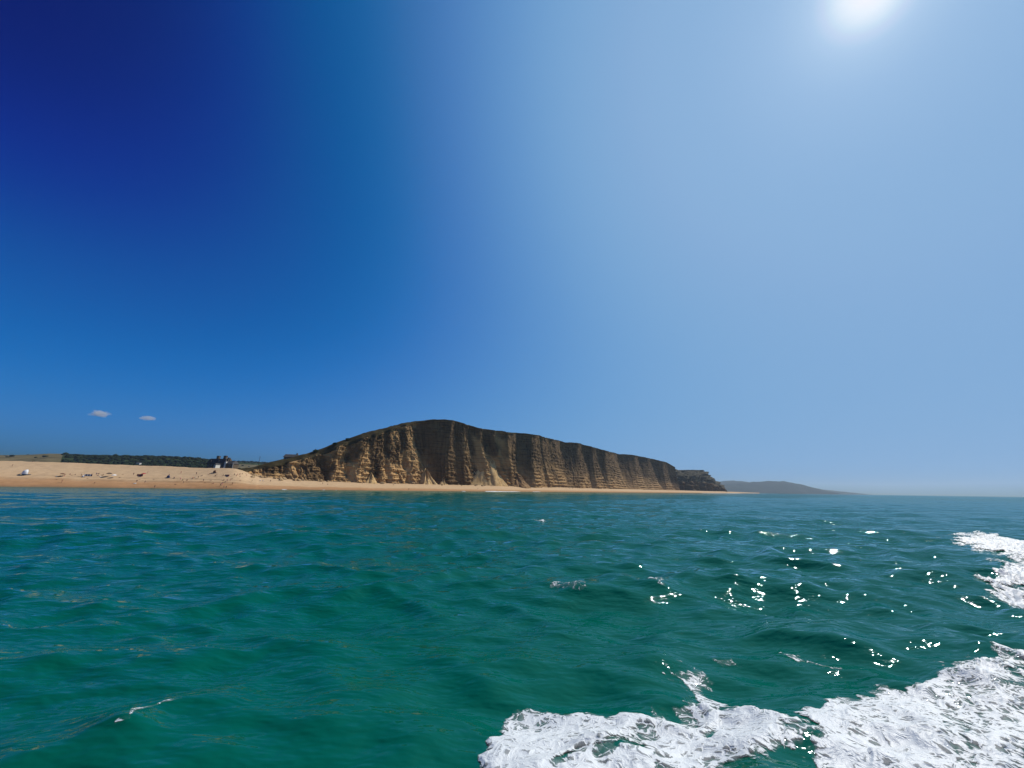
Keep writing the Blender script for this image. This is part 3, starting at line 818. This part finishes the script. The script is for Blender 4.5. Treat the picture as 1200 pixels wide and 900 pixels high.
def talus(px0, px1, py_top, spread, seed, mat, label):
    c0, n0, t0 = cliff_front(px0); c1, n1, t1 = cliff_front(px1); cm, nm, tm = cliff_front((px0 + px1) / 2)
    half = max((c1 - c0).length / 2, 2.0); mid = (c0 + c1) / 2
    ax = (c1 - c0).normalized(); sea_n = Vector((ax.y, -ax.x, 0))
    if sea_n.dot(nm) < 0: sea_n = -sea_n
    top = at((px0 + px1) / 2 - (px1 - px0) * 0.12, py_top, mid.y + 3).z
    z0 = mid.z - 1.5; H = top - z0
    NA, NR = 110, 50
    a = np.linspace(0, math.pi, NA)[None, :]; r = np.linspace(0, 1, NR)[:, None]
    lobe = fbm(a * 2.3 + seed, r * 0.9, 3, seed); flute = fbm(a * 7 + lobe * 1.2, r * 0.8 + seed, 3, seed + 3)
    rad = half * (1.08 + 0.34 * lobe)
    u = np.cos(a) * r * rad + 0.16 * half * (1 - r) * math.sin(seed * 2.1); w = np.sin(a) * r * rad * spread - half * 0.34
    fall = 0.5 * (1 - r) ** 1.7 + 0.5 * (1 - r) - 0.06 * np.exp(-(r / 0.14) ** 2)
    z = z0 + H * fall * (1 + 0.30 * flute * np.sin(np.sqrt(r) * math.pi)) + fbm(u / 2.2, w / 2.2, 4, seed + 9) * 0.9
    z = z - sstep(0.93, 1, r) * 1.0
    X = mid.x + ax.x * u + sea_n.x * w; Y = mid.y + ax.y * u + sea_n.y * w
    me = mesh_np("talus_cone", np.stack([X, Y, z], -1).reshape(-1, 3), grid_quads(NR, NA))
    return tag(link("talus_cone", me, mat), label, "rock pile", "cones of fallen rock at the cliff foot")
m_tal = noisy_mat("fresh_sandy_talus", [(0.30, 0.19, 0.085), (0.45, 0.30, 0.14), (0.56, 0.40, 0.20)], scale=0.22, rough=1.0, bump=0.7, bump_dist=0.5, spec=0.05)
m_tal2 = noisy_mat("brown_talus", [(0.17, 0.10, 0.05), (0.28, 0.175, 0.085)], scale=0.25, rough=1.0, bump=0.7, bump_dist=0.5, spec=0.05)
talus(424, 441, 554.5, 1.0, 61, m_tal, "small pale cone of fallen sand below the rising lit crags")
talus(489, 514, 549, 0.9, 62, m_tal, "pale slope of fallen rock where lit crags meet the dark highest face")
talus(511, 525, 556, 0.9, 63, m_tal, "low sandy heap under the middle of the dark highest face")
talus(540, 601, 513, 0.5, 64, m_tal, "tall golden fan of fallen sand, the largest below the cliff")
talus(597, 624, 555, 0.8, 65, m_tal2, "brown mound of slumped rock beside the tall golden fan")

def boulder_mesh(seed):
    bm = bmesh.new(); bmesh.ops.create_icosphere(bm, subdivisions=2, radius=1.0)
    r_ = random.Random(seed); off = [Vector((r_.uniform(-1, 1), r_.uniform(-1, 1), r_.uniform(-1, 1))).normalized() for _ in range(9)]
    cut = [r_.uniform(0.55, 0.9) for _ in off]
    for v in bm.verts:
        for o_, c_ in zip(off, cut):
            d = v.co.dot(o_)
            if d > c_: v.co -= o_ * (d - c_)
        v.co *= r_.uniform(0.95, 1.05)
    me = bpy.data.meshes.new("boulder"); bm.to_mesh(me); bm.free(); return me
m_boul = noisy_mat("boulder_sandstone", [(0.16, 0.10, 0.055), (0.34, 0.23, 0.12), (0.46, 0.35, 0.21)], scale=1.2, rough=1.0, bump=0.5, bump_dist=0.1, spec=0.05)
b_meshes = [boulder_mesh(k) for k in range(4)]
for me in b_meshes: me.materials.append(m_boul)
rnd = random.Random(9)
spots = [(rnd.uniform(287, 304), rnd.uniform(553, 560), rnd.uniform(0.8, 2.0)) for _ in range(14)]
spots += [(rnd.uniform(300, 425), None, rnd.uniform(0.5, 1.5)) for _ in range(44)] + [(rnd.uniform(440, 700), None, rnd.uniform(0.6, 1.7)) for _ in range(34)]
spots += [(345, 563.4, 1.6), (350, 563.5, 1.8), (355, 563.3, 1.4), (329, 563.2, 1.5), (484, 566.6, 2.2), (487, 566.8, 1.6)]
for i, (px, py, r) in enumerate(spots):
    if py is None: py = float(np.interp(px, [a for a, _ in BACK_PY], [b_ for _, b_ in BACK_PY])) + rnd.uniform(-0.3, 1.0)
    p = beach_point(px, py)
    o = bpy.data.objects.new("boulder", b_meshes[i % 4]); C.objects.link(o)
    o.location = (p.x, p.y, p.z + r * 0.25)
    o.scale = (r * rnd.uniform(0.9, 1.5), r * rnd.uniform(0.8, 1.2), r * rnd.uniform(0.6, 0.9)); o.rotation_euler = (rnd.uniform(-.3, .3), rnd.uniform(-.3, .3), rnd.uniform(0, 6.28))
    size = "large" if r > 1.35 else "middling" if r > 0.9 else "small"
    where = "in the rubble where the sloping cliff begins" if px < 306 else "below the lowest crags" if px < 365 else "below the rising lit crags" if px < 430 else "below the highest dark face" if px < 560 else "below the long fluted part of the cliff"
    tag(o, "%s tan sandstone boulder on the sand %s" % (size, where), "boulder", "%s boulders %s" % (size, where))

# ------------------------------------------------------------------ shrubs on the cliff skyline
m_leaf = noisy_mat("shrub_leaves", [(0.018, 0.028, 0.010), (0.045, 0.06, 0.02)], scale=2.0, rough=0.9, spec=0.1)
m_stem = noisy_mat("shrub_stem", [(0.05, 0.035, 0.02), (0.09, 0.065, 0.04)], scale=4, rough=1.0)
def shrub(px, w, h, label):
    i = int(np.argmin(np.abs(crest_px - px)))
    base = Vector((TR[3, i, 0], TR[3, i, 1], TR[3, i, 2] - 0.1))
    root = empty("shrub", base); tag(root, label, "shrub", "shrubs along the cliff top")
    g = np.random.default_rng(int(px))
    co, fc = [], []
    for k in range(420):
        d = g.normal(0, 1, 3); d /= np.linalg.norm(d); rr = g.uniform(0.45, 1.0)
        lob = 1 + 0.3 * math.sin(5 * d[0] + px) * math.cos(4 * d[1])
        c = np.array([d[0] * w / 2 * rr * lob, d[1] * w / 2 * rr * lob, h * 0.55 + d[2] * h * 0.5 * rr * lob])
        t1, t2 = g.normal(0, 0.22, 3), g.normal(0, 0.22, 3)
        n0 = len(co); co += [c - t1 - t2, c + t1 - t2, c + t1 + t2, c - t1 + t2]; fc.append([n0, n0 + 1, n0 + 2, n0 + 3])
    link("foliage", mesh_np("foliage", co, fc), m_leaf, root)
    bm = bmesh.new()
    for a in range(4):
        m = Matrix.Translation((0, 0, h * 0.25)) @ Matrix.Rotation(0.4, 4, (math.cos(a * 1.6), math.sin(a * 1.6), 0))
        bmesh.ops.create_cone(bm, segments=6, radius1=0.09, radius2=0.04, depth=h * 0.7, matrix=m)
    me = bpy.data.meshes.new("stem"); bm.to_mesh(me); bm.free(); link("stem", me, m_stem, root)
shrub(361, 3.4, 2.4, "round dark shrub on the cliff edge above the first dark gully")
shrub(384, 3.8, 1.6, "low dark shrub half way up the sloping cliff top")
shrub(398, 3.2, 1.7, "dark shrub highest up the sloping cliff top")

# ------------------------------------------------------------------ buildings
def box_part(name, parent, x0, x1, y0, y1, z0, z1, mat):
    return link(name, box_mesh(name, x0, x1, y0, y1, z0, z1), mat, parent)
def prism_part(name, parent, x0, x1, y0, y1, z0, z1, inset_x, inset_y, mat):
    v = [(x0, y0, z0), (x1, y0, z0), (x1, y1, z0), (x0, y1, z0), (x0 + inset_x, y0 + inset_y, z1), (x1 - inset_x, y0 + inset_y, z1), (x1 - inset_x, y1 - inset_y, z1), (x0 + inset_x, y1 - inset_y, z1)]
    f = [(0, 3, 2, 1), (4, 5, 6, 7), (0, 1, 5, 4), (1, 2, 6, 5), (2, 3, 7, 6), (3, 0, 4, 7)]
    me = bpy.data.meshes.new(name); me.from_pydata(v, [], f); me.update()
    return link(name, me, mat, parent)
m_stone = noisy_mat("weathered_stone_wall", [(0.09, 0.065, 0.045), (0.15, 0.115, 0.08)], scale=0.8, rough=1.0, bump=0.3, bump_dist=0.05)
m_slate = noisy_mat("slate_roof", [(0.035, 0.033, 0.035), (0.07, 0.065, 0.065)], scale=1.5, rough=0.8, bump=0.3, bump_dist=0.05)
m_render = noisy_mat("pale_render", [(0.55, 0.52, 0.46), (0.68, 0.65, 0.6)], scale=0.7, rough=0.9)
m_glass = flat_mat("dark_window_glass", (0.02, 0.025, 0.03), 0.1)
m_wfr = flat_mat("white_window_frame", (0.6, 0.6, 0.58))
def window(parent, x, y, z, w, h):
    f = box_part("window", parent, x - w / 2 - 0.08, x + w / 2 + 0.08, y - 0.06, y + 0.02, z - 0.08, z + h + 0.08, m_wfr)
    box_part("pane", f, x - w / 2, x - 0.03, y - 0.09, y - 0.063, z, z + h, m_glass)
    box_part("pane", f, x + 0.03, x + w / 2, y - 0.09, y - 0.063, z, z + h, m_glass)
# the tall terrace behind the beach crest, with turrets on its roof
bc = at(252, 549, 335)
terrace = tag(empty("seaside_terrace", (bc.x, bc.y, 9.0), math.radians(-4)), "tall dark stone terrace with steep slate roof and chimney stacks behind the beach crest", "building")
top = at(252, 537.3, 335).z - 9.0
box_part("wall", terrace, -8.6, 8.2, 0, 9, 0, top - 4.0, m_stone)
rf = prism_part("roof", terrace, -9.0, 8.6, -0.4, 9.4, top - 4.0 + 0.003, top, 1.5, 2.0, m_slate)
for cx, w, hh in ((-2.2, 2.0, 2.6), (4.4, 2.3, 2.8), (8.0, 1.0, 1.2)):
    ch = box_part("chimney", rf, cx - w / 2, cx + w / 2, 2.6, 4.6, top - 2.5, top + hh - 0.7, m_stone)
    prism_part("chimney_cap", rf, cx - w / 2 - 0.2, cx + w / 2 + 0.2, 2.4, 4.8, top + hh - 0.7 + 0.002, top + hh, 0.35, 0.35, m_slate)
for cx in (-6.2, 1.2):
    prism_part("dormer", rf, cx - 1.2, cx + 1.2, -0.2, 3.0, top - 3.6, top - 1.2, 0.5, 0.1, m_slate)
for fl in range(4):
    for cx in (-7.2, -4.6, -0.6, 2.0, 4.6, 7.0): window(terrace, cx, 0, top - 6.2 - fl * 2.9, 1.1, 1.6)
box_part("door", terrace, -3.2, -2.0, -0.05, 0.03, 0.0, 2.1, m_wfr)
# pale narrow house in front of the terrace
pc = at(251, 549, 322); ph = at(251, 542.8, 322).z - 9
pale = tag(empty("gabled_house", (pc.x, pc.y, 9.0)), "narrow pale rendered house standing before the dark terrace", "house")
box_part("wall", pale, -0.75, 0.75, 0, 5, 0, ph - 1.2, m_render); prism_part("roof", pale, -0.95, 0.95, -0.2, 5.2, ph - 1.2 + 0.003, ph, 0.8, 0.0, m_slate); window(pale, 0, 0, ph - 3.0, 0.6, 1.0)
box_part("door", pale, -0.45, 0.45, -0.04, 0.03, 0, 2.0, m_stone)
# lower annex with tall gable and pale posts
ac = at(266.5, 549, 330); ah = at(266.5, 540.0, 330).z - 9
annex = tag(empty("pub_building", (ac.x, ac.y, 9.0)), "lower gabled building with pale end wall beside the dark terrace", "building")
box_part("wall", annex, -2.2, 4.2, 0, 7, 0, ah - 2.6, m_stone); rf2 = prism_part("roof", annex, -2.5, 4.5, -0.3, 7.3, ah - 2.6 + 0.003, ah, 1.2, 2.6, m_slate)
box_part("chimney", rf2, -1.9, -0.9, 2.5, 3.5, ah - 1.5, ah + 1.9, m_stone)
box_part("end_wall", annex, -3.5, -2.2 - 0.003, -0.1, 4.0, 0, ah - 0.8, m_render)
for cx in (1.4, 3.6): window(annex, cx, 0, ah - 4.6, 0.9, 1.2)
def post(px, py_top, Y, r, label, mat):
    b_ = at(px, 549.5, Y); zt = at(px, py_top, Y).z; z0 = hill_z(b_.x, b_.y) - 0.3 if px < 283 else b_.z - 6
    bm = bmesh.new()
    bmesh.ops.create_cone(bm, segments=8, radius1=r, radius2=r * 0.6, depth=zt - z0, matrix=Matrix.Translation((0, 0, (zt - z0) / 2)))
    bmesh.ops.create_uvsphere(bm, u_segments=8, v_segments=6, radius=r * 1.5, matrix=Matrix.Translation((0, 0, zt - z0)))
    me = bpy.data.meshes.new("flagpole"); bm.to_mesh(me); bm.free()
    o = link("flagpole", me, mat); o.location = (b_.x, b_.y, z0)
    return tag(o, label, "pole", "poles behind the beach")
m_pole = flat_mat("white_painted_pole", (0.6, 0.6, 0.58)); m_dpole = flat_mat("dark_timber_pole", (0.06, 0.05, 0.04))
post(271.8, 542.6, 318, 0.16, "thin white pole beside the gabled building behind the beach", m_pole)
post(302, 535.4, 330, 0.22, "tall thin dark mast where the sloping cliff top begins", m_dpole)
# house on the sloping cliff top
def top_ground(px):
    i = int(np.argmin(np.abs(crest_px - px))); return Vector((TR[4, i, 0], TR[4, i, 1], TR[4, i, 2]))
g0 = top_ground(331); hw = 4.6
lodge = tag(empty("clifftop_lodge", (g0.x, g0.y + 4, g0.z - 3.2), math.radians(12)), "long low dark roofed lodge on the sloping cliff top", "house")
box_part("wall", lodge, -5.2, 4.2, 0, 6, 0, 4.6, m_stone)
lr = prism_part("roof", lodge, -5.8, 4.6, -0.5, 6.5, 4.6 + 0.003, 6.9, 0.6, 3.0, m_slate)
box_part("chimney", lr, 2.6, 3.5, 2.4, 3.4, 6.0, 7.9, m_stone)
for cx in (-3.6, -1.2, 1.4): window(lodge, cx, 0, 2.6, 1.0, 1.1)
# white cottage among the trees on the hill
wc_ = at(161.5, 543.5, 690)
cot = tag(empty("white_cottage", (wc_.x, wc_.y, at(161.5, 544.2, 690).z), 0.2), "tiny white cottage in front of the dark wooded hill", "house")
box_part("wall", cot, -2.6, 2.6, 0, 5, -4, 2.4, m_render); prism_part("roof", cot, -2.9, 2.9, -0.3, 5.3, 2.4 + 0.003, 4.3, 0.2, 2.6, m_slate)
for cx in (-1.3, 1.3): window(cot, cx, 0, 0.5, 0.9, 1.1)

# ------------------------------------------------------------------ people and their things on the beach
POSES = {}
def person_mesh(pose):
    J = {}
    if pose in ('standing', 'walking'):
        st = 0.0 if pose == 'standing' else 0.24
        J = {'pelvis': ((0, 0, .95), .135), 'waist': ((0, 0, 1.1), .115), 'chest': ((0, 0, 1.34), .145), 'neck': ((0, 0, 1.49), .055), 'head': ((0, -.015, 1.60), .088), 'crown': ((0, 0, 1.71), .07)}
        for s, t in ((-1, 'l'), (1, 'r')):
            k = st * s
            J.update({'hip' + t: ((.095 * s, 0, .88), .10), 'knee' + t: ((.10 * s, -.06 + k * .5, .49), .062), 'ankle' + t: ((.10 * s, k, .08), .042), 'toe' + t: ((.12 * s, k - .16, .035), .035),
                      'sho' + t: ((.18 * s, 0, 1.41), .062), 'elb' + t: ((.235 * s, .02 - k * .35, 1.14), .045), 'wri' + t: ((.25 * s, -.06 - k * .7, .90), .032), 'hand' + t: ((.25 * s, -.10 - k * .75, .80), .036)})
    elif pose == 'sitting':
        J = {'pelvis': ((0, .0, .15), .14), 'waist': ((0, .05, .32), .12), 'chest': ((0, .10, .55), .145), 'neck': ((0, .11, .70), .055), 'head': ((0, .08, .81), .088), 'crown': ((0, .09, .92), .07)}
        for s, t in ((-1, 'l'), (1, 'r')):
            J.update({'hip' + t: ((.10 * s, -.06, .14), .10), 'knee' + t: ((.13 * s, -.40, .42), .065), 'ankle' + t: ((.13 * s, -.66, .07), .042), 'toe' + t: ((.14 * s, -.82, .05), .035),
                      'sho' + t: ((.18 * s, .11, .62), .06), 'elb' + t: ((.27 * s, .22, .38), .045), 'wri' + t: ((.26 * s, .30, .12), .032), 'hand' + t: ((.26 * s, .33, .05), .036)})
    else:
        J = {'pelvis': ((0, 0, .13), .13), 'waist': ((0, .16, .13), .11), 'chest': ((0, .40, .15), .135), 'neck': ((0, .55, .15), .055), 'head': ((0, .66, .16), .088), 'crown': ((0, .77, .17), .07)}
        for s, t in ((-1, 'l'), (1, 'r')):
            J.update({'hip' + t: ((.10 * s, -.06, .12), .10), 'knee' + t: ((.12 * s, -.44, .16), .062), 'ankle' + t: ((.13 * s, -.84, .06), .042), 'toe' + t: ((.15 * s, -.90, .16), .035),
                      'sho' + t: ((.18 * s, .46, .14), .06), 'elb' + t: ((.28 * s, .20, .08), .045), 'wri' + t: ((.24 * s, -.04, .06), .032), 'hand' + t: ((.23 * s, -.13, .06), .036)})
    E = [('pelvis', 'waist'), ('waist', 'chest'), ('chest', 'neck'), ('neck', 'head'), ('head', 'crown')]
    for t in 'lr': E += [('pelvis', 'hip' + t), ('hip' + t, 'knee' + t), ('knee' + t, 'ankle' + t), ('ankle' + t, 'toe' + t), ('chest', 'sho' + t), ('sho' + t, 'elb' + t), ('elb' + t, 'wri' + t), ('wri' + t, 'hand' + t)]
    names = list(J)
    me = bpy.data.meshes.new("body_frame")
    me.from_pydata([J[k][0] for k in names], [(names.index(a), names.index(c)) for a, c in E], [])
    o = bpy.data.objects.new("body_frame", me); C.objects.link(o)
    o.modifiers.new("skin", 'SKIN'); sub = o.modifiers.new("sub", 'SUBSURF'); sub.levels = 1
    for k, sv in zip(names, me.skin_vertices[0].data):
        sv.radius = (J[k][1], J[k][1]); sv.use_root = (k == 'pelvis')
    dg = bpy.context.evaluated_depsgraph_get()
    out = bpy.data.meshes.new_from_object(o.evaluated_get(dg))
    bpy.data.objects.remove(o); bpy.data.meshes.remove(me)
    P = [Vector(J[k][0]) for k in names]
    cat = {'pelvis': 1, 'waist': 1, 'chest': 1, 'hipl': 1, 'hipr': 1, 'shol': 1, 'shor': 1, 'crown': 2}
    for _ in range(3): out.materials.append(None)
    for f in out.polygons:
        k = names[min(range(len(P)), key=lambda q: (P[q] - f.center).length)]
        f.material_index = cat.get(k, 0); f.use_smooth = True
    out.name = "person_" + pose
    return out
for p in ('standing', 'walking', 'sitting', 'lying'): POSES[p] = person_mesh(p)
SKIN = [flat_mat("skin_light", (0.46, 0.28, 0.19)), flat_mat("skin_tanned", (0.28, 0.15, 0.09))]
HAIR = [flat_mat("hair_dark", (0.03, 0.02, 0.015)), flat_mat("hair_fair", (0.25, 0.17, 0.08))]
CLOTH = {'navy': (0.02, 0.03, 0.09), 'black': (0.015, 0.015, 0.017), 'red': (0.35, 0.03, 0.03), 'white': (0.75, 0.75, 0.73), 'pink': (0.55, 0.16, 0.18), 'brown': (0.13, 0.06, 0.03)}
CM = {k: flat_mat("cloth_" + k, v) for k, v in CLOTH.items()}
rnd = random.Random(21)
HOW = {'standing': 'standing on the sand', 'walking': 'walking on the sand', 'sitting': 'sitting on the sand', 'lying': 'lying flat on the sand'}
def person(px, py, pose, col, rz=None):
    p = beach_point(px, py)
    o = bpy.data.objects.new("person", POSES[pose]); C.objects.link(o)
    o.location = (p.x, p.y, p.z + 0.0); o.rotation_euler = (0, 0, rnd.uniform(-1.2, 1.2) if rz is None else rz)
    if pose == 'lying': o.rotation_euler = (-0.2, 0, rnd.uniform(1.2, 1.9))
    s_ = rnd.uniform(0.94, 1.06); o.scale = (s_, s_, s_)
    for k, m in enumerate((SKIN[rnd.random() < 0.4], CM[col], HAIR[rnd.random() < 0.3])):
        o.material_slots[k].link = 'OBJECT'; o.material_slots[k].material = m
    return tag(o, "distant person in %s clothes %s of the beach" % (col, HOW[pose]), "person", "people in %s %s" % (col, HOW[pose]))
PEOPLE = [(14, 547, 'standing', 'brown'), (66, 558.5, 'sitting', 'white'), (70, 559, 'sitting', 'black'), (75, 558.5, 'sitting', 'pink'), (88, 556.8, 'sitting', 'black'), (84, 557.2, 'lying', 'brown'),
    (95, 558.5, 'standing', 'black'), (112.5, 557, 'standing', 'navy'), (114.5, 557.8, 'sitting', 'navy'), (120.5, 557, 'sitting', 'black'), (110.5, 566.6, 'sitting', 'black'), (160, 565.5, 'standing', 'brown'),
    (163, 562.3, 'lying', 'black'), (180, 561.9, 'lying', 'black'), (181, 571.6, 'standing', 'black'), (211, 562.6, 'standing', 'pink'), (214, 563, 'sitting', 'brown'), (219, 563.3, 'sitting', 'brown'),
    (226, 560.8, 'sitting', 'red'), (229, 559.8, 'sitting', 'white'), (232, 560.8, 'standing', 'brown'), (238, 564.4, 'standing', 'black'), (261.5, 557.5, 'sitting', 'brown'), (262, 563.2, 'sitting', 'black'), (266, 564.6, 'standing', 'pink'),
    (269.5, 564.2, 'standing', 'pink'), (271.5, 561.8, 'sitting', 'black'), (258, 570.0, 'walking', 'brown'), (260, 569, 'walking', 'pink'), (262, 572.4, 'standing', 'navy'), (264.8, 572.6, 'standing', 'black'), (272, 568.4, 'walking', 'brown'),
    (278, 557.6, 'standing', 'red'), (280.8, 557.4, 'standing', 'pink'), (283.6, 557, 'standing', 'brown'), (277, 558.8, 'walking', 'red'), (287.6, 557.4, 'standing', 'black'), (295, 565.2, 'standing', 'black'),
    (305, 563.8, 'sitting', 'white'), (308, 564, 'sitting', 'white'), (317, 564, 'sitting', 'black'), (378, 567.6, 'walking', 'black'), (384, 568, 'sitting', 'brown'), (461, 568.6, 'sitting', 'navy'), (479, 574.6, 'standing', 'black'), (560, 573.6, 'walking', 'pink'),
    (140, 559.8, 'lying', 'pink'), (143, 556.5, 'lying', 'brown'), (204, 560.6, 'sitting', 'navy'), (247, 563, 'lying', 'red')]
_pr = random.Random(77)
for _ in range(26):
    PEOPLE.append((_pr.uniform(60, 292), _pr.choice((_pr.uniform(554.5, 559), _pr.uniform(560, 568))), _pr.choice(('standing', 'sitting', 'sitting', 'walking', 'lying')), _pr.choice(('navy', 'black', 'red', 'brown', 'black', 'pink'))))
for a in PEOPLE: person(*a)

def parasol(px, py, col, label, s=1.0):
    p = beach_point(px, py)
    root = tag(empty("beach_parasol", p, rnd.uniform(0, 6)), label, "parasol", "parasols on the beach")
    root.rotation_euler = (rnd.uniform(-.15, .15), rnd.uniform(-.15, .15), rnd.uniform(0, 6))
    bm = bmesh.new(); bmesh.ops.create_cone(bm, segments=6, radius1=0.03, radius2=0.03, depth=2.1 * s, matrix=Matrix.Translation((0, 0, 1.0 * s)))
    me = bpy.data.meshes.new("pole"); bm.to_mesh(me); bm.free(); link("pole", me, m_pole, root)
    co, fc = [(0, 0, 2.15 * s)], []
    for r_, z_ in ((0.6, 2.02), (1.15, 1.72), (1.2, 1.58)):
        for k in range(16):
            a = k * math.tau / 16; q = r_ * s * (1 - 0.06 * (k % 2)); co.append((q * math.cos(a), q * math.sin(a), z_ * s))
    for k in range(16):
        fc.append((0, 1 + k, 1 + (k + 1) % 16))
        for r in range(2): fc.append((1 + r * 16 + k, 17 + r * 16 + k, 17 + r * 16 + (k + 1) % 16, 1 + r * 16 + (k + 1) % 16))
    me = bpy.data.meshes.new("canopy"); me.from_pydata(co, [], fc); me.update(); link("canopy", me, col, root)
parasol(72, 558.6, CM['brown'], "brown parasol over a sitting group on the open sand", 1.0)
parasol(127, 558.6, CM['black'], "black parasol beside a white sunshade on the open sand", 1.1)
parasol(133, 560.4, CM['white'], "white parasol next to a black one on the open sand", 1.0)
parasol(168, 558.4, CM['red'], "dark red parasol beside a striped windbreak on the open sand", 1.0)

def tent(px, py, s, mat, inner, label):
    p = beach_point(px, py)
    root = tag(empty("beach_tent", p, math.pi - 0.7 + rnd.uniform(-0.3, 0.3)), label, "tent", "small tents on the beach")
    co, fc = [], []
    for i in range(9):
        e = i / 8 * math.pi / 2
        for k in range(17):
            a = -0.25 + k / 16 * (math.pi + 0.5)
            co.append((1.5 * s * math.cos(a) * math.cos(e), 1.0 * s * math.sin(a) * math.cos(e), 1.35 * s * math.sin(e) ** 0.8))
    for i in range(8):
        for k in range(16): fc.append((i * 17 + k, i * 17 + k + 1, (i + 1) * 17 + k + 1, (i + 1) * 17 + k))
    me = bpy.data.meshes.new("shell"); me.from_pydata(co, [], fc); me.update(); link("shell", me, mat, root)
    box_part("groundsheet", root, -1.3 * s, 1.3 * s, -0.9 * s, 0.8 * s, -0.15, 0.06, inner)
m_white = CM['white']; m_blue = flat_mat("blue_grey_groundsheet", (0.10, 0.14, 0.22))
tent(31, 555.8, 1.9, m_white, m_blue, "white dome beach tent, the largest tent on the sand")
tent(197.5, 559.6, 1.0, CM['navy'], m_blue, "small navy beach tent on the open sand")
tent(98, 559, 0.7, m_white, m_blue, "tiny white pop up shelter beside a standing person")
tent(252, 554, 1.2, CM['brown'], m_blue, "brown beach shelter near the crest below the tall dark building")

def windbreak(px, py, cols, label, rz=0.0):
    p = beach_point(px, py)
    root = tag(empty("windbreak", p, rz), label, "windbreak", "windbreaks on the beach")
    for k in range(4):
        bm = bmesh.new(); bmesh.ops.create_cone(bm, segments=6, radius1=0.025, radius2=0.025, depth=1.5, matrix=Matrix.Translation((k * 1.2 - 1.8, 0, 0.6)))
        me = bpy.data.meshes.new("pole"); bm.to_mesh(me); bm.free(); link("pole", me, m_dpole, root)
    for k in range(6):
        box_part("cloth_panel", root, -1.8 + k * 0.6, -1.2 + k * 0.6 - 0.004, -0.012, 0.012, 0.05, 1.2, cols[k % len(cols)])
windbreak(163.5, 558.2, [CM['red'], CM['navy']], "red and navy striped windbreak next to a dark red parasol")
windbreak(103, 558.4, [CM['white'], CM['navy']], "white and navy windbreak between sitting groups", 0.3)
windbreak(266, 558.2, [CM['brown'], CM['pink']], "brown and pink windbreak near the first rocks", -0.3)
def towel(px, py, col, label):
    p = beach_point(px, py)
    me = mesh_np("towel", [(x * 1.0, y * 0.45, 0.10 + 0.03 * math.sin(5 * x + y)) for x in np.linspace(-1, 1, 9) for y in (-1, 0, 1)], grid_quads(9, 3)[:, ::-1])
    o = link("beach_towel", me, col); sm = o.modifiers.new("thickness", 'SOLIDIFY'); sm.thickness = 0.05
    o.location = p; o.rotation_euler = (0.27, 0, rnd.uniform(-.4, .4)); tag(o, label, "towel", "towels on the beach")
towel(158, 566.6, CM['white'], "white towel on the wet sand near the water's edge")
towel(117, 558.2, CM['white'], "white towel beside a sitting navy group")
towel(304, 562.6, CM['white'], "white towel by the first boulders")

# ------------------------------------------------------------------ two small clouds far over the hills
m_cloud = bpy.data.materials.new("cloud_vapour"); m_cloud.use_nodes = True
nt = m_cloud.node_tree; nt.nodes.clear()
vo = nt.nodes.new("ShaderNodeOutputMaterial"); pv = nt.nodes.new("ShaderNodeVolumePrincipled")
pv.inputs['Color'].default_value = (0.98, 0.99, 1, 1); pv.inputs['Density'].default_value = 0.005; pv.inputs['Anisotropy'].default_value = 0.0
nt.links.new(pv.outputs[0], vo.inputs['Volume'])
def cloud(px, py, w, h, seed, label):
    c = at(px, py, 9000)
    g = np.random.default_rng(seed)
    root = tag(empty("cloud", c), label, "cloud", "small clouds over the hills")
    bm = bmesh.new(); bmesh.ops.create_icosphere(bm, subdivisions=4, radius=1.0)
    pts = np.array([v.co[:] for v in bm.verts])
    n_ = fbm(pts[:, 0] * 2.2 + seed, pts[:, 1] * 2 + pts[:, 2] * 2.5, 4, seed, 0.6)
    for v, k in zip(bm.verts, n_):
        v.co = Vector((v.co.x * w / 2, v.co.y * w / 3, v.co.z * h / 2)) * (1 + 0.75 * k)
    me = bpy.data.meshes.new("vapour"); bm.to_mesh(me); bm.free(); link("vapour", me, m_cloud, root)
cloud(117, 484.8, 400, 150, 3, "small faint cloud with a lumpy top, the larger of two")
cloud(174, 490, 310, 95, 8, "small flat faint cloud, the thinner of two over the hills")

# ------------------------------------------------------------------ haze (kept last among the structure)
m_haze = bpy.data.materials.new("haze"); m_haze.use_nodes = True
nt = m_haze.node_tree; nt.nodes.clear()
vo = nt.nodes.new("ShaderNodeOutputMaterial"); pv = nt.nodes.new("ShaderNodeVolumePrincipled")
pv.inputs['Color'].default_value = (0.68, 0.83, 1.0, 1)
pv.inputs['Density'].default_value = 0.000065
pv.inputs['Anisotropy'].default_value = 0.3
nt.links.new(pv.outputs[0], vo.inputs['Volume'])
haze = tag(link("haze", box_mesh("haze", -9000, 9000, -9000, 9000, -30, 240), m_haze), kind="stuff", label="thin pale sea haze over the whole bay")
